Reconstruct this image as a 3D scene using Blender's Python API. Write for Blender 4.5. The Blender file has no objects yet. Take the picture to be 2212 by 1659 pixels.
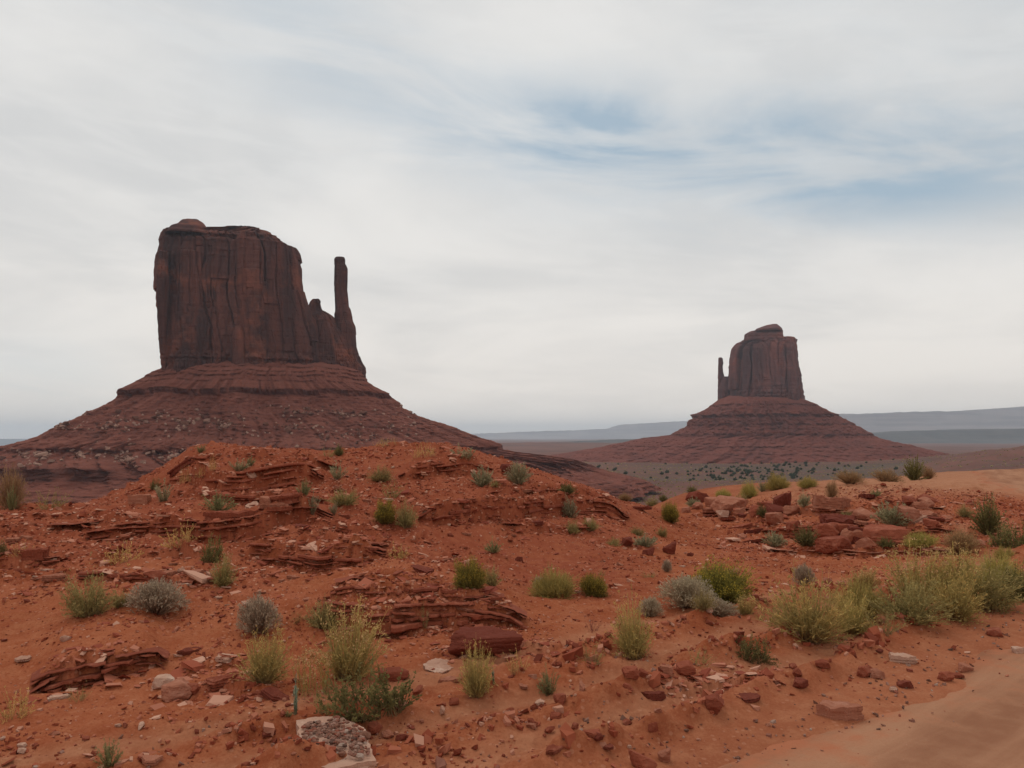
import bpy, math, random
import numpy as np

# ------------------------------------------------------------------ camera, sky, sun, exposure
R = math.radians
sc = bpy.context.scene
COL = sc.collection
FPX, CX, CY = 1736.0, 1106.0, 829.5          # focal length and centre, in pixels of a 2212 wide picture
CAMZ = 1.8
PITCH = math.atan((945.0 - CY) / FPX)

cam_data = bpy.data.cameras.new("camera")
cam_data.sensor_width = 36.0
cam_data.lens = 36.0 * FPX / 2212.0
cam_data.clip_start, cam_data.clip_end = 0.1, 90000.0
cam = bpy.data.objects.new("camera", cam_data)
COL.objects.link(cam)
cam.location = (0, 0, CAMZ)
cam.rotation_euler = (R(90) + PITCH, 0, 0)
sc.camera = cam

sc.view_settings.view_transform = 'Standard'
sc.view_settings.look = 'None'
sc.view_settings.exposure = 0.0
sc.view_settings.gamma = 1.0
sc.cycles.max_bounces = 6
sc.cycles.diffuse_bounces = 3
sc.cycles.glossy_bounces = 1
sc.cycles.transmission_bounces = 2
sc.cycles.transparent_max_bounces = 8
sc.cycles.volume_bounces = 2
sc.cycles.caustics_reflective = False
sc.cycles.caustics_refractive = False
sc.cycles.use_denoising = True

SUN_EL, SUN_AZ = 58.0, -22.0                 # high veiled sun, ahead and a little to the left
sun_data = bpy.data.lights.new("sun", 'SUN')
sun_data.energy = 0.6
sun_data.angle = R(25)
sun_data.color = (1.0, 0.95, 0.88)
sun = bpy.data.objects.new("sun", sun_data)
COL.objects.link(sun)
sun.rotation_euler = (R(90 - SUN_EL), 0, R(180 - SUN_AZ))


class NT:
    """small wrapper that builds shader nodes"""
    def __init__(self, tree):
        self.t = tree
        tree.nodes.clear()

    def n(self, typ, **kw):
        nd = self.t.nodes.new(typ)
        for k, v in kw.items():
            setattr(nd, k, v)
        return nd

    def put(self, sock, v):
        if isinstance(v, bpy.types.NodeSocket):
            self.t.links.new(v, sock)
        elif v is not None:
            if sock.type == 'RGBA' and not isinstance(v, (int, float)) and len(v) == 3:
                v = (*v, 1.0)
            sock.default_value = v

    def m(self, op, a, b=None, c=None, clamp=False):
        nd = self.n('ShaderNodeMath', operation=op, use_clamp=clamp)
        for i, v in enumerate((a, b, c)):
            if v is not None:
                self.put(nd.inputs[i], v)
        return nd.outputs[0]

    def v(self, op, a, b=None):
        nd = self.n('ShaderNodeVectorMath', operation=op)
        self.put(nd.inputs[0], a)
        if b is not None:
            self.put(nd.inputs['Scale'] if op == 'SCALE' else nd.inputs[1], b)
        return nd.outputs[0]

    def mix(self, f, a, b, mode='MIX'):
        nd = self.n('ShaderNodeMix', data_type='RGBA', blend_type=mode)
        nd.clamp_factor = True
        self.put(nd.inputs[0], f)
        self.put(nd.inputs[6], a)
        self.put(nd.inputs[7], b)
        return nd.outputs[2]

    def noise(self, vec, scale, detail=4, rough=0.55, dist=0.0, out=0):
        nd = self.n('ShaderNodeTexNoise')
        self.put(nd.inputs['Vector'], vec)
        nd.inputs['Scale'].default_value = scale
        nd.inputs['Detail'].default_value = detail
        nd.inputs['Roughness'].default_value = rough
        nd.inputs['Distortion'].default_value = dist
        return nd.outputs[out]

    def ramp(self, f, lo, hi, smooth=True):
        nd = self.n('ShaderNodeMapRange', interpolation_type='SMOOTHSTEP' if smooth else 'LINEAR')
        self.put(nd.inputs[0], f)
        nd.inputs[1].default_value, nd.inputs[2].default_value = lo, hi
        return nd.outputs[0]

    def attr(self, name):
        return self.n('ShaderNodeAttribute', attribute_name=name).outputs['Fac']


world = bpy.data.worlds.new("World")
sc.world = world
world.use_nodes = True
w = NT(world.node_tree)
sky = w.n('ShaderNodeTexSky', sky_type='NISHITA')
sky.sun_disc = False
sky.sun_elevation = R(SUN_EL)
sky.sun_rotation = R(SUN_AZ)
sky.altitude = 1600
sky.dust_density = 2.0
gen = w.n('ShaderNodeTexCoord').outputs['Generated']
sx = w.n('ShaderNodeSeparateXYZ')
w.put(sx.inputs[0], gen)
X, Y, Z = sx.outputs
Zp = w.m('MAXIMUM', Z, 0.0)
az = w.m('MULTIPLY', w.m('ARCTAN2', X, Y), 180 / math.pi)
el = w.m('MULTIPLY', w.m('ARCSINE', Zp), 180 / math.pi)
den = w.m('ADD', Zp, 0.16)
cb = w.n('ShaderNodeCombineXYZ')
w.put(cb.inputs[0], w.m('DIVIDE', X, den))
w.put(cb.inputs[1], w.m('DIVIDE', Y, den))
plane = cb.outputs[0]
cs = w.n('ShaderNodeCombineXYZ')                    # streaky coordinates for the high cirrus
w.put(cs.inputs[0], w.m('MULTIPLY', az, 0.045))
w.put(cs.inputs[1], w.m('MULTIPLY', w.m('ADD', el, w.m('MULTIPLY', az, 0.10)), 0.19))
streak = w.noise(cs.outputs[0], 1.0, 6, 0.6, 0.6)
soft = w.noise(plane, 0.85, 5, 0.52, 0.5)
fine = w.noise(cs.outputs[0], 2.6, 6, 0.62, 0.4)


def patch(a0, e0, sa, se, tilt, amp):
    da = w.m('DIVIDE', w.m('SUBTRACT', az, a0), sa)
    de = w.m('SUBTRACT', el, w.m('ADD', w.m('MULTIPLY', w.m('SUBTRACT', az, a0), tilt), e0))
    de = w.m('DIVIDE', de, se)
    q = w.m('ADD', w.m('MULTIPLY', da, da), w.m('MULTIPLY', de, de))
    return w.m('MULTIPLY', w.m('EXPONENT', w.m('MULTIPLY', q, -1.0)), amp)


blue = patch(17, 18.8, 20, 3.9, -0.13, 1.05)
for a in ((6, 21.0, 8, 2.6, -0.1, 0.55), (26, 15.4, 10, 1.5, -0.05, 0.30), (-14, 26, 11, 4.5, -0.25, 0.42), (-28, 31, 9, 3, 0, 0.3),
          (-31, 3.0, 6, 3.5, 0, 0.30), (60, 30, 30, 10, 0, 0.6), (-80, 40, 30, 12, 0, 0.5), (150, 40, 50, 15, 0, 0.4)):
    blue = w.m('ADD', blue, patch(*a))
bl = w.m('MULTIPLY', blue, w.m('ADD', 0.34, w.m('MULTIPLY', w.ramp(streak, 0.36, 0.64), 0.75)))
bl = w.m('MULTIPLY', bl, w.m('ADD', 0.62, w.m('MULTIPLY', fine, 0.72)), clamp=True)
cloud = w.mix(w.ramp(soft, 0.36, 0.64), (6.4, 6.5, 6.55), (8.15, 8.05, 7.85))
cloud = w.mix(w.m('MULTIPLY', w.ramp(fine, 0.43, 0.62), 0.26), cloud, (8.3, 8.25, 8.1))
low = w.m('EXPONENT', w.m('MULTIPLY', el, -0.15))
cloud = w.mix(w.m('MULTIPLY', low, 0.80), cloud, (11.2, 9.9, 8.5))
bluesky = w.mix(0.72, w.v('SCALE', sky.outputs[0], 1.0), (4.1, 5.25, 5.85))
skycol = w.mix(w.m('MULTIPLY', bl, 0.95), cloud, bluesky)
bg = w.n('ShaderNodeBackground')
w.put(bg.inputs[0], skycol)
bg.inputs[1].default_value = 0.1
wo = w.n('ShaderNodeOutputWorld')
w.t.links.new(bg.outputs[0], wo.inputs[0])

# ------------------------------------------------------------------ helpers
rng = np.random.default_rng(7)
random.seed(7)
_G = rng.normal(size=(64, 3))
_G /= np.linalg.norm(_G, axis=1)[:, None]


def perlin(x, y, z=None, seed=0):
    x = np.asarray(x, dtype=np.float64)
    y = np.asarray(y, dtype=np.float64)
    z = np.zeros_like(x) if z is None else np.asarray(z, dtype=np.float64)
    xi, yi, zi = np.floor(x), np.floor(y), np.floor(z)
    fx, fy, fz = x - xi, y - yi, z - zi
    xi, yi, zi = xi.astype(np.int64), yi.astype(np.int64), zi.astype(np.int64)
    u, v, q = (f * f * f * (f * (f * 6 - 15) + 10) for f in (fx, fy, fz))
    out = 0.0
    for dx in (0, 1):
        for dy in (0, 1):
            for dz in (0, 1):
                h = ((xi + dx) * 374761393 + (yi + dy) * 668265263 + (zi + dz) * 1274126177 + seed * 974711) & 0xffffffff
                h = ((h ^ (h >> 13)) * 1103515245) & 0xffffffff
                g = _G[(h >> 16) & 63]
                d = g[..., 0] * (fx - dx) + g[..., 1] * (fy - dy) + g[..., 2] * (fz - dz)
                out = out + d * (u if dx else 1 - u) * (v if dy else 1 - v) * (q if dz else 1 - q)
    return out * 1.6


def fbm(x, y, z=None, octaves=4, gain=0.5, seed=0):
    s, a = 0.0, 1.0
    for k in range(octaves):
        f = 2.03 ** k
        s = s + a * perlin(x * f, y * f, None if z is None else z * f, seed + k)
        a *= gain
    return s


def smooth(x, lo, hi):
    t = np.clip((x - lo) / (hi - lo), 0, 1)
    return t * t * (3 - 2 * t)


def pix(px, py, dist):
    """point seen at picture position (px, py) whose ground distance ahead is dist"""
    dx, dv = (px - CX) / FPX, (CY - py) / FPX
    t = dist / (math.cos(PITCH) - dv * math.sin(PITCH))
    return dx * t, dist + 0 * t, CAMZ + t * (math.sin(PITCH) + dv * math.cos(PITCH))


def make_mesh(name, V, faces, mat=None, flat=True, attrs=None):
    """faces: list of int arrays (n,3) or (n,4)"""
    me = bpy.data.meshes.new(name)
    V = np.asarray(V, dtype=np.float32)
    fl = [np.asarray(f, dtype=np.int32) for f in (faces if isinstance(faces, list) else [faces]) if len(f)]
    loops = np.concatenate([f.ravel() for f in fl])
    tot = np.concatenate([np.full(len(f), f.shape[1], dtype=np.int32) for f in fl])
    start = np.concatenate([[0], np.cumsum(tot)[:-1]]).astype(np.int32)
    me.vertices.add(len(V))
    me.vertices.foreach_set("co", V.ravel())
    me.loops.add(len(loops))
    me.loops.foreach_set("vertex_index", loops)
    me.polygons.add(len(tot))
    me.polygons.foreach_set("loop_start", start)
    me.polygons.foreach_set("loop_total", tot)
    me.polygons.foreach_set("use_smooth", np.full(len(tot), not flat, dtype=bool))
    for k, a in (attrs or {}).items():
        at = me.attributes.new(k, 'FLOAT', 'POINT')
        at.data.foreach_set("value", np.asarray(a, dtype=np.float32).ravel())
    me.update(calc_edges=True)
    me.validate()
    if mat:
        me.materials.append(mat)
    return me


def link(name, me, parent=None, loc=None):
    o = bpy.data.objects.new(name, me)
    COL.objects.link(o)
    if parent:
        o.parent = parent
    if loc is not None:
        o.location = loc
    return o


def tag(o, label=None, cat=None, group=None, kind=None):
    for k, v in (('label', label), ('category', cat), ('group', group), ('kind', kind)):
        if v:
            o[k] = v
    return o


def new_mat(name):
    mt = bpy.data.materials.new(name)
    mt.use_nodes = True
    return mt, NT(mt.node_tree)


def finish(t, col, rough=0.95, bump=None, bstr=0.5, bdist=0.02, spec=0.1):
    b = t.n('ShaderNodeBsdfPrincipled')
    t.put(b.inputs['Base Color'], col)
    b.inputs['Roughness'].default_value = rough
    b.inputs['Specular IOR Level'].default_value = spec
    if bump is not None:
        bp = t.n('ShaderNodeBump')
        bp.inputs['Strength'].default_value = bstr
        bp.inputs['Distance'].default_value = bdist
        t.put(bp.inputs['Height'], bump)
        t.put(b.inputs['Normal'], bp.outputs[0])
    o = t.n('ShaderNodeOutputMaterial')
    t.t.links.new(b.outputs[0], o.inputs[0])


# ------------------------------------------------------------------ the ground: control points seen in the photograph, each with its distance
CP = []
for px, pts in {
    -250: [(1659, 4.3), (1450, 6.2), (1300, 7.9), (1200, 9.3), (1110, 12)],
    0:    [(1659, 4.4), (1450, 6.3), (1300, 8.0), (1200, 9.6), (1130, 11.3), (1097, 12.8)],
    200:  [(1659, 4.5), (1470, 6.1), (1300, 7.9), (1200, 9.6), (1130, 11.4), (1096, 12.8)],
    310:  [(1659, 4.5), (1440, 6.3), (1300, 7.9), (1160, 10.6), (1100, 12.6), (1078, 13.6)],
    420:  [(1659, 4.5), (1450, 6.2), (1300, 7.8), (1172, 9.9), (1125, 10.7), (1090, 12.2), (1035, 14), (979, 16)],
    560:  [(1659, 4.5), (1450, 6.2), (1300, 7.7), (1165, 10.0), (1128, 10.8), (1090, 12.2), (1035, 14), (985, 16)],
    700:  [(1659, 4.5), (1500, 5.7), (1370, 7.0), (1300, 7.6), (1230, 8.8), (1130, 11), (1040, 13.6), (985, 16)],
    860:  [(1659, 4.5), (1500, 5.7), (1355, 7.2), (1285, 7.7), (1235, 8.7), (1190, 9.8), (1110, 11.6), (1030, 14), (960, 16.5)],
    1000: [(1659, 4.5), (1500, 5.7), (1355, 7.3), (1300, 7.8), (1250, 9.0), (1190, 10.8), (1120, 12.3), (1040, 14.4), (977, 16.5)],
    1130: [(1659, 4.5), (1400, 6.7), (1350, 7.4), (1320, 8.0), (1280, 9.2), (1200, 11.5), (1120, 13), (1060, 14.8), (1015, 16.5)],
    1250: [(1500, 5.7), (1300, 8.7), (1220, 11), (1160, 13.2), (1110, 14.8), (1060, 16.8)],
    1340: [(1659, 4.5), (1450, 6.2), (1300, 8.6), (1200, 12), (1150, 14.2), (1110, 16), (1086, 17.5)],
    1425: [(1300, 8.6), (1200, 12.7), (1160, 15.2), (1125, 18), (1106, 19)],
    1490: [(1600, 4.9), (1400, 6.8), (1280, 9.2), (1200, 13.2), (1150, 17.5), (1120, 22), (1090, 27), (1070, 32)],
    1600: [(1659, 4.5), (1450, 6.2), (1280, 9.2), (1200, 14), (1160, 18), (1110, 22), (1075, 25), (1062, 28)],
    1720: [(1400, 6.8), (1280, 9.3), (1200, 14.2), (1185, 15.2), (1120, 18.5), (1060, 22.5), (1048, 26)],
    1850: [(1659, 4.5), (1400, 6.9), (1280, 9.2), (1205, 13.5), (1190, 14.3), (1110, 17.8), (1055, 21.5), (1042, 27)],
    2000: [(1600, 4.9), (1340, 7.8), (1205, 13), (1190, 13.8), (1110, 17), (1050, 21.5), (1028, 30)],
    2212: [(1659, 4.5), (1430, 6.5), (1320, 8.2), (1200, 12.5), (1130, 15.5), (1080, 19.5), (1030, 27), (1009, 37)],
    2450: [(1659, 4.5), (1320, 8.2), (1200, 12.5), (1100, 18), (1030, 27), (1010, 36)],
}.items():
    for py, d in pts:
        x, y, z = pix(px, py, d)
        CP.append((x, y, z))
    top = CP[-1]
    if px < 1480:
        rel = ((1.12, -0.10), (1.35, -0.9), (1.9, -2.4), (2.8, -4.5)) if px < 1400 else ((1.2, -.3), (1.6, -1.2), (2.2, -3.0))
    elif px < 2100:
        rel = ((1.12, -0.1), (1.4, -1.0), (1.8, -2.6))
    else:
        rel = ((1.2, -0.15), (1.5, -1.2))
    for k, dz in rel:
        CP.append((top[0] * k, top[1] * k, top[2] + dz))
for a in range(0, 360, 30):
    for r in (1.0, 2.6):
        CP.append((r * math.sin(R(a)), r * math.cos(R(a)), 0.0))
for a in list(range(60, 301, 20)):
    for r in (5, 10, 20, 40):
        CP.append((r * math.sin(R(a)), r * math.cos(R(a)), 0.1))
CP = np.array(CP)


def uv(x, y):
    r = np.hypot(x, y)
    return np.arctan2(x, y) * 1.0, np.log(np.maximum(r, 0.3)) * 1.25


def _k(d2):
    return 0.5 * d2 * np.log(d2 + 1e-12)


cu, cv = uv(CP[:, 0], CP[:, 1])
# copies of the control points one turn round keep the seam behind the camera closed
cu = np.concatenate([cu, cu + 2 * np.pi, cu - 2 * np.pi])
cv = np.tile(cv, 3)
cz = np.tile(CP[:, 2], 3)
keep = np.abs(cu) < np.pi + 0.9
cu, cv, cz = cu[keep], cv[keep], cz[keep]
n = len(cu)
A = np.zeros((n + 3, n + 3))
A[:n, :n] = _k((cu[:, None] - cu) ** 2 + (cv[:, None] - cv) ** 2) + np.eye(n) * 0.0006
A[:n, n:] = np.stack([np.ones(n), cu, cv], 1)
A[n:, :n] = A[:n, n:].T
WGT = np.linalg.solve(A, np.concatenate([cz, np.zeros(3)]))


def near_height(x, y):
    u, v = uv(x, y)
    sh = u.shape
    u, v = u.ravel(), v.ravel()
    out = np.empty_like(u)
    for i in range(0, len(u), 20000):
        s = slice(i, i + 20000)
        K = _k((u[s, None] - cu) ** 2 + (v[s, None] - cv) ** 2)
        out[s] = K @ WGT[:n] + WGT[n] + WGT[n + 1] * u[s] + WGT[n + 2] * v[s]
    return out.reshape(sh)


# the road: centre line, half width
ROAD = np.array([(-9.5, -6.5), (-4.0, -2.9), (0.5, 0.42), (3.05, 2.42), (6.25, 5.15), (10.2, 9.0), (13.6, 14), (15.9, 21), (19.3, 28), (24.6, 37), (30.5, 45), (38, 52)])
tt = np.linspace(0, len(ROAD) - 1, 400)


def spline(P, t):
    i = np.clip(np.floor(t).astype(int), 0, len(P) - 2)
    f = (t - i)[:, None]
    p = lambda k: P[np.clip(i + k, 0, len(P) - 1)]
    return 0.5 * (2 * p(0) + (p(1) - p(-1)) * f + (2 * p(-1) - 5 * p(0) + 4 * p(1) - p(2)) * f ** 2 + (3 * p(0) - p(-1) - 3 * p(1) + p(2)) * f ** 3)


RC = spline(ROAD, tt)
RHW = 2.98


def road_dist(x, y):
    """distance from the road edge, negative on the road"""
    sh = x.shape
    x, y = x.ravel(), y.ravel()
    out = np.full(x.shape, 99.0)
    nearby = np.flatnonzero(np.hypot(x, y) < 95)
    for i in range(0, len(nearby), 20000):
        s = nearby[i:i + 20000]
        d2 = (x[s, None] - RC[:, 0]) ** 2 + (y[s, None] - RC[:, 1]) ** 2
        out[s] = np.sqrt(d2.min(1)) - RHW
    return out.reshape(sh)


VR = np.log(np.array([30, 45, 60, 100, 200, 400, 650, 900, 1300, 1600, 2500, 6000, 15000, 40000.]))
VZ = np.array([-2.2, -5.0, -9.0, -17, -32, -50, -60, -60, -56, -51, -48, -50, -40, -30.])


def valley_height(x, y):
    r = np.hypot(x, y)
    z = np.interp(np.log(np.maximum(r, 1)), VR, VZ)
    z = z + 2.2 * smooth(r, 300, 900) * fbm(x / 160, y / 160, seed=31) + 6 * smooth(r, 1500, 5000) * fbm(x / 1300, y / 1300, seed=37, octaves=3)
    pxv = CX + FPX * np.where(y > 0.1, x / np.maximum(y, .1), -9)
    z = z - 300 * smooth(r, 2000, 14000) * (1 - smooth(pxv, 150, 900)) * (y > 0)
    z = z + 5 * smooth(pxv, 1850, 2150) * smooth(r, 500, 900) * (1 - smooth(r, 1700, 2600)) * fbm(x / 70, y / 70, seed=34)
    hx, hy, _ = pix(2760, 945, 1150)
    z = z + 78 * np.exp(-(((x - hx) / 330) ** 2 + ((y - hy) / 420) ** 2))
    hx, hy, _ = pix(1190, 945, 4300)
    z = z + 24 * np.exp(-(((x - hx) / 1500) ** 2 + ((y - hy) / 500) ** 2))
    return z


# polar grid round the camera's foot: even on the picture, fine near by and coarse far off
NA = 1120
ang = np.concatenate([np.linspace(R(-42), R(42), NA), np.linspace(R(42), R(318), 80)[1:-1]])
rad = np.concatenate([np.geomspace(0.5, 3.6, 24)[:-1], np.geomspace(3.6, 42, 640)[:-1], np.geomspace(42, 3500, 200)[:-1], np.geomspace(3500, 34000, 45)])
RR, AA = np.meshgrid(rad, ang, indexing='ij')
GX, GY = RR * np.sin(AA), RR * np.cos(AA)
far = smooth(np.log(RR), math.log(40), math.log(85))
nearm = rad < 90
zn = np.zeros_like(RR)
zn[nearm] = near_height(GX[nearm], GY[nearm])
RD = road_dist(GX, GY)
ZB = zn * (1 - far) + valley_height(GX, GY) * far             # smooth height
offroad = smooth(RD, -0.25, 0.5)
nd = 1 - far
pxg = CX + FPX * np.where(GY > 0.1, GX / np.maximum(GY, .1), 9)
lowfreq = fbm(GX * 0.45, GY * 0.45, seed=3, octaves=3)
# rocky, ledgy ground on the knoll and the left slope; bare sand in the wash
knoll = smooth(ZB, 0.10, 0.35) * (1 - smooth(pxg, 1330, 1480)) * nd
bank = smooth(pxg, 1480, 1600) * smooth(GY, 13.6, 14.6) * (1 - smooth(GY, 22, 25)) * nd
shale = np.clip(knoll * smooth(lowfreq, -0.35, 0.25) + bank * 0.9, 0, 1) * offroad
flat = fbm(GX * 0.8, GY * 0.8, seed=5, octaves=3)
Zt = ZB + nd * offroad * (0.035 * fbm(GX * 0.9, GY * 0.9, seed=11, octaves=3))


def terrace(z, step, warp, sharp):
    s = z / step + warp
    f = s - np.floor(s)
    return (np.floor(s) + smooth(f, 0.5 - sharp, 0.5 + sharp) - warp) * step


w1 = 0.9 * fbm(GX * 0.7, GY * 0.7, seed=21, octaves=4)
w2 = 1.2 * fbm(GX * 1.6, GY * 1.6, seed=22, octaves=4)
t1 = terrace(Zt, 0.15, w1, 0.07)
t2 = terrace(Zt, 0.042, w2, 0.10)
broken = smooth(fbm(GX * 1.7, GY * 1.7, seed=23, octaves=3), -0.25, 0.35)
Zt = Zt + shale * broken * ((t1 - Zt) * 0.85 + (t2 - Zt) * 0.75)

# the scarps: broken edges of hard thin beds that cross the slopes, as they run in the photograph (line, height, run)
SCARPS = [
    ([(690, 1348), (770, 1362), (860, 1354), (930, 1346), (1000, 1351), (1070, 1346), (1140, 1354)], .15, .06),
    ([(700, 1318), (800, 1326), (900, 1318), (990, 1322), (1090, 1326)], .09, .05),
    ([(720, 1292), (800, 1296), (880, 1288), (980, 1296), (1060, 1308)], .06, .05),
    ([(530, 1205), (620, 1216), (700, 1226), (770, 1226), (835, 1208)], .22, .08),
    ([(560, 1186), (640, 1192), (720, 1200), (800, 1196), (850, 1190)], .08, .06),
    ([(180, 1168), (280, 1160), (360, 1154), (430, 1163), (540, 1170), (600, 1152), (720, 1146)], .19, .05),
    ([(560, 1134), (650, 1150), (760, 1166), (830, 1182), (880, 1196)], .09, .08),
    ([(360, 1046), (430, 1052), (480, 1064), (530, 1068), (580, 1057), (640, 1048), (700, 1042)], .34, .10),
    ([(330, 1075), (420, 1080), (500, 1092), (590, 1098), (700, 1090)], .10, .08),
    ([(400, 1010), (470, 1016), (560, 1012), (650, 1018), (730, 1012)], .10, .06),
    ([(900, 1128), (980, 1124), (1045, 1121), (1120, 1121), (1190, 1115), (1250, 1108), (1300, 1113), (1360, 1124)], .26, .07),
    ([(1040, 1092), (1120, 1086), (1200, 1088), (1280, 1096), (1340, 1100)], .10, .06),
    ([(1080, 1150), (1160, 1146), (1240, 1150), (1330, 1148)], .08, .06),
    ([(860, 1037), (920, 1030), (965, 1024), (1020, 1022), (1065, 1024)], .20, .06),
    ([(-60, 1232), (30, 1232), (90, 1230), (130, 1216)], .16, .05),
    ([(-60, 1142), (80, 1152), (180, 1147), (270, 1152)], .06, .05),
    ([(-60, 1120), (60, 1122), (170, 1118), (280, 1120)], .05, .05),
    ([(90, 1198), (200, 1206), (330, 1200), (460, 1206)], .06, .05),
    ([(150, 1262), (280, 1256), (380, 1262), (470, 1258)], .07, .06),
    ([(60, 1482), (150, 1474), (230, 1460), (310, 1444), (365, 1436)], .19, .05),
    ([(360, 1448), (430, 1440), (520, 1450), (600, 1440)], .04, .04),
    ([(340, 1496), (420, 1500), (500, 1490), (620, 1512)], .05, .05),
    ([(1480, 1116), (1560, 1118), (1640, 1130), (1700, 1150)], .14, .12),
    ([(1660, 1192), (1760, 1200), (1860, 1202), (1960, 1196), (2080, 1200)], .12, .08),
    ([(1640, 1150), (1740, 1160), (1850, 1158), (1950, 1160), (2060, 1150)], .18, .12),
    ([(1600, 1100), (1700, 1112), (1800, 1118), (1920, 1112), (2040, 1104)], .16, .10),
    ([(900, 1425), (970, 1418), (1060, 1412), (1160, 1416), (1250, 1412)], .05, .05),
    ([(1380, 1500), (1480, 1492), (1580, 1480), (1700, 1470)], .05, .05),
]


def ray_hits(px, py, Zg):
    dx, dv = (px - CX) / FPX, (CY - py) / FPX
    fy, fz = math.cos(PITCH) - dv * math.sin(PITCH), math.sin(PITCH) + dv * math.cos(PITCH)
    a = math.atan2(dx, fy)
    ci = int(np.clip(round((a - ang[0]) / (ang[1] - ang[0])), 0, NA - 1))
    zr = CAMZ + rad * fz / math.hypot(dx, fy)
    below = np.flatnonzero((zr <= Zg[:, ci]) & (rad > 3.0))
    return a, rad[below[0]] if len(below) else 30.0


near_scarp = np.zeros_like(Zt)
jag = 0.10 * fbm(GX * 2.3, GY * 2.3, seed=26, octaves=3) + 0.045 * fbm(GX * 9, GY * 9, seed=27, octaves=3, gain=.6)
hvar = 1 + 0.8 * perlin(GX * 1.3, GY * 1.3, seed=28)
add = np.zeros_like(Zt)
for line, hgt, run in SCARPS:
    pts = sorted(ray_hits(a_, b_, ZB) for a_, b_ in line)
    pa, pr = np.array([q[0] for q in pts]), np.array([q[1] for q in pts])
    cols = np.flatnonzero((ang > pa[0] - .01) & (ang < pa[-1] + .01))
    rl = np.interp(ang[cols], pa, pr)
    end = smooth(np.minimum(ang[cols] - pa[0], pa[-1] - ang[cols]), -0.005, 0.035)
    sel = np.ix_(np.flatnonzero((rad > 3) & (rad < 45)), cols)
    d = RR[sel] - rl[None]
    dj = d + jag[sel]
    hh = hgt * np.clip(hvar[sel], .25, 1.7) * end[None]
    add[sel] += hh * (smooth(dj, -run, run) * np.exp(-np.maximum(dj, 0) / (6.5 * hgt)) - 0.12 * np.exp(-((dj + 2 * run) / (2 * run)) ** 2))
    near_scarp[sel] = np.maximum(near_scarp[sel], np.exp(-(d / (2.2 * run + .12)) ** 2) * end[None])
Zt = Zt + add * offroad
t3 = terrace(Zt, 0.038, 0.5 * w2, 0.09)
Zt = Zt + near_scarp * 0.95 * (t3 - Zt)
shale = np.clip(np.maximum(shale, near_scarp), 0, 1)

# loose surface: clods and grit, finer towards the road
rough_amp = nd * (0.25 + 0.75 * offroad)
clod = fbm(GX * 7, GY * 7, seed=41, octaves=3, gain=0.6)
grit = fbm(GX * 26, GY * 26, seed=42, octaves=2)
Zt = Zt + rough_amp * offroad * (0.013 + 0.018 * shale + 0.016 * smooth(flat, 0, 0.5)) * clod + rough_amp * 0.006 * grit
# berms of bladed rubble beside the road and the sunken bed under the road sheet
for d0, wd, h in ((0.45, 0.13, 0.12), (1.05, 0.16, 0.13), (1.75, 0.22, 0.11)):
    k = np.exp(-((RD + 0.22 * fbm(GX * 0.6, GY * 0.6, seed=51, octaves=2) - d0) / wd) ** 2)
    Zt = Zt + nd * (1 - smooth(GY, 12, 15)) * k * h * (0.35 + np.clip(fbm(GX * 2.2, GY * 2.2, seed=52, octaves=3) + 0.25, 0, 1.2))
Zt = Zt - nd * 0.07 * (1 - smooth(RD + 0.30 * fbm(GX * .8, GY * .8, seed=55, octaves=4), -0.7, 0.10))
Zt = Zt + nd * smooth(RD, 0.4, 2) * (1 - shale) * 0.006 * perlin(GX * 1.5 + 3 * lowfreq, GY * 9, seed=61)
GZ = Zt
eR = (RD + RHW) / RHW
GTOP = np.where(RD < 0.05, np.maximum(GZ, ZB + 0.012 - 0.06 * smooth(eR, 0.80, 1.06)), GZ)   # ground or road, whichever is on top


def polar_index(px):
    a = math.atan((px - CX) / FPX / (1.0))
    return a


def ground_hits(px, py):
    """first points of the ground seen at the picture positions (arrays)"""
    px, py = np.atleast_1d(np.asarray(px, float)), np.atleast_1d(np.asarray(py, float))
    dx, dv = (px - CX) / FPX, (CY - py) / FPX
    fy = math.cos(PITCH) - dv * math.sin(PITCH)
    fz = math.sin(PITCH) + dv * math.cos(PITCH)
    hor = np.hypot(dx, fy)
    a = np.arctan2(dx, fy)
    ci = np.clip(np.round((a - ang[0]) / (ang[1] - ang[0])).astype(int), 0, NA - 1)
    res = np.zeros((len(px), 3))
    for i in range(len(px)):
        zr = CAMZ + rad * fz[i] / hor[i]
        below = np.flatnonzero((zr <= GTOP[:, ci[i]]) & (rad > 3.0))
        j = below[0] if len(below) else len(rad) - 1
        r = rad[j]
        res[i] = (r * math.sin(a[i]), r * math.cos(a[i]), GTOP[j, ci[i]])
    return res


def height_at(x, y):
    x, y = np.atleast_1d(np.asarray(x, float)), np.atleast_1d(np.asarray(y, float))
    r, a = np.hypot(x, y), np.arctan2(x, y)
    fi = np.clip((a - ang[0]) / (ang[1] - ang[0]), 0, NA - 1.001)
    fj = np.clip(np.interp(np.log(r), np.log(rad), np.arange(len(rad))), 0, len(rad) - 1.001)
    i, j = fi.astype(int), fj.astype(int)
    u, v = fi - i, fj - j
    return (GTOP[j, i] * (1 - u) + GTOP[j, i + 1] * u) * (1 - v) + (GTOP[j + 1, i] * (1 - u) + GTOP[j + 1, i + 1] * u) * v


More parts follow.
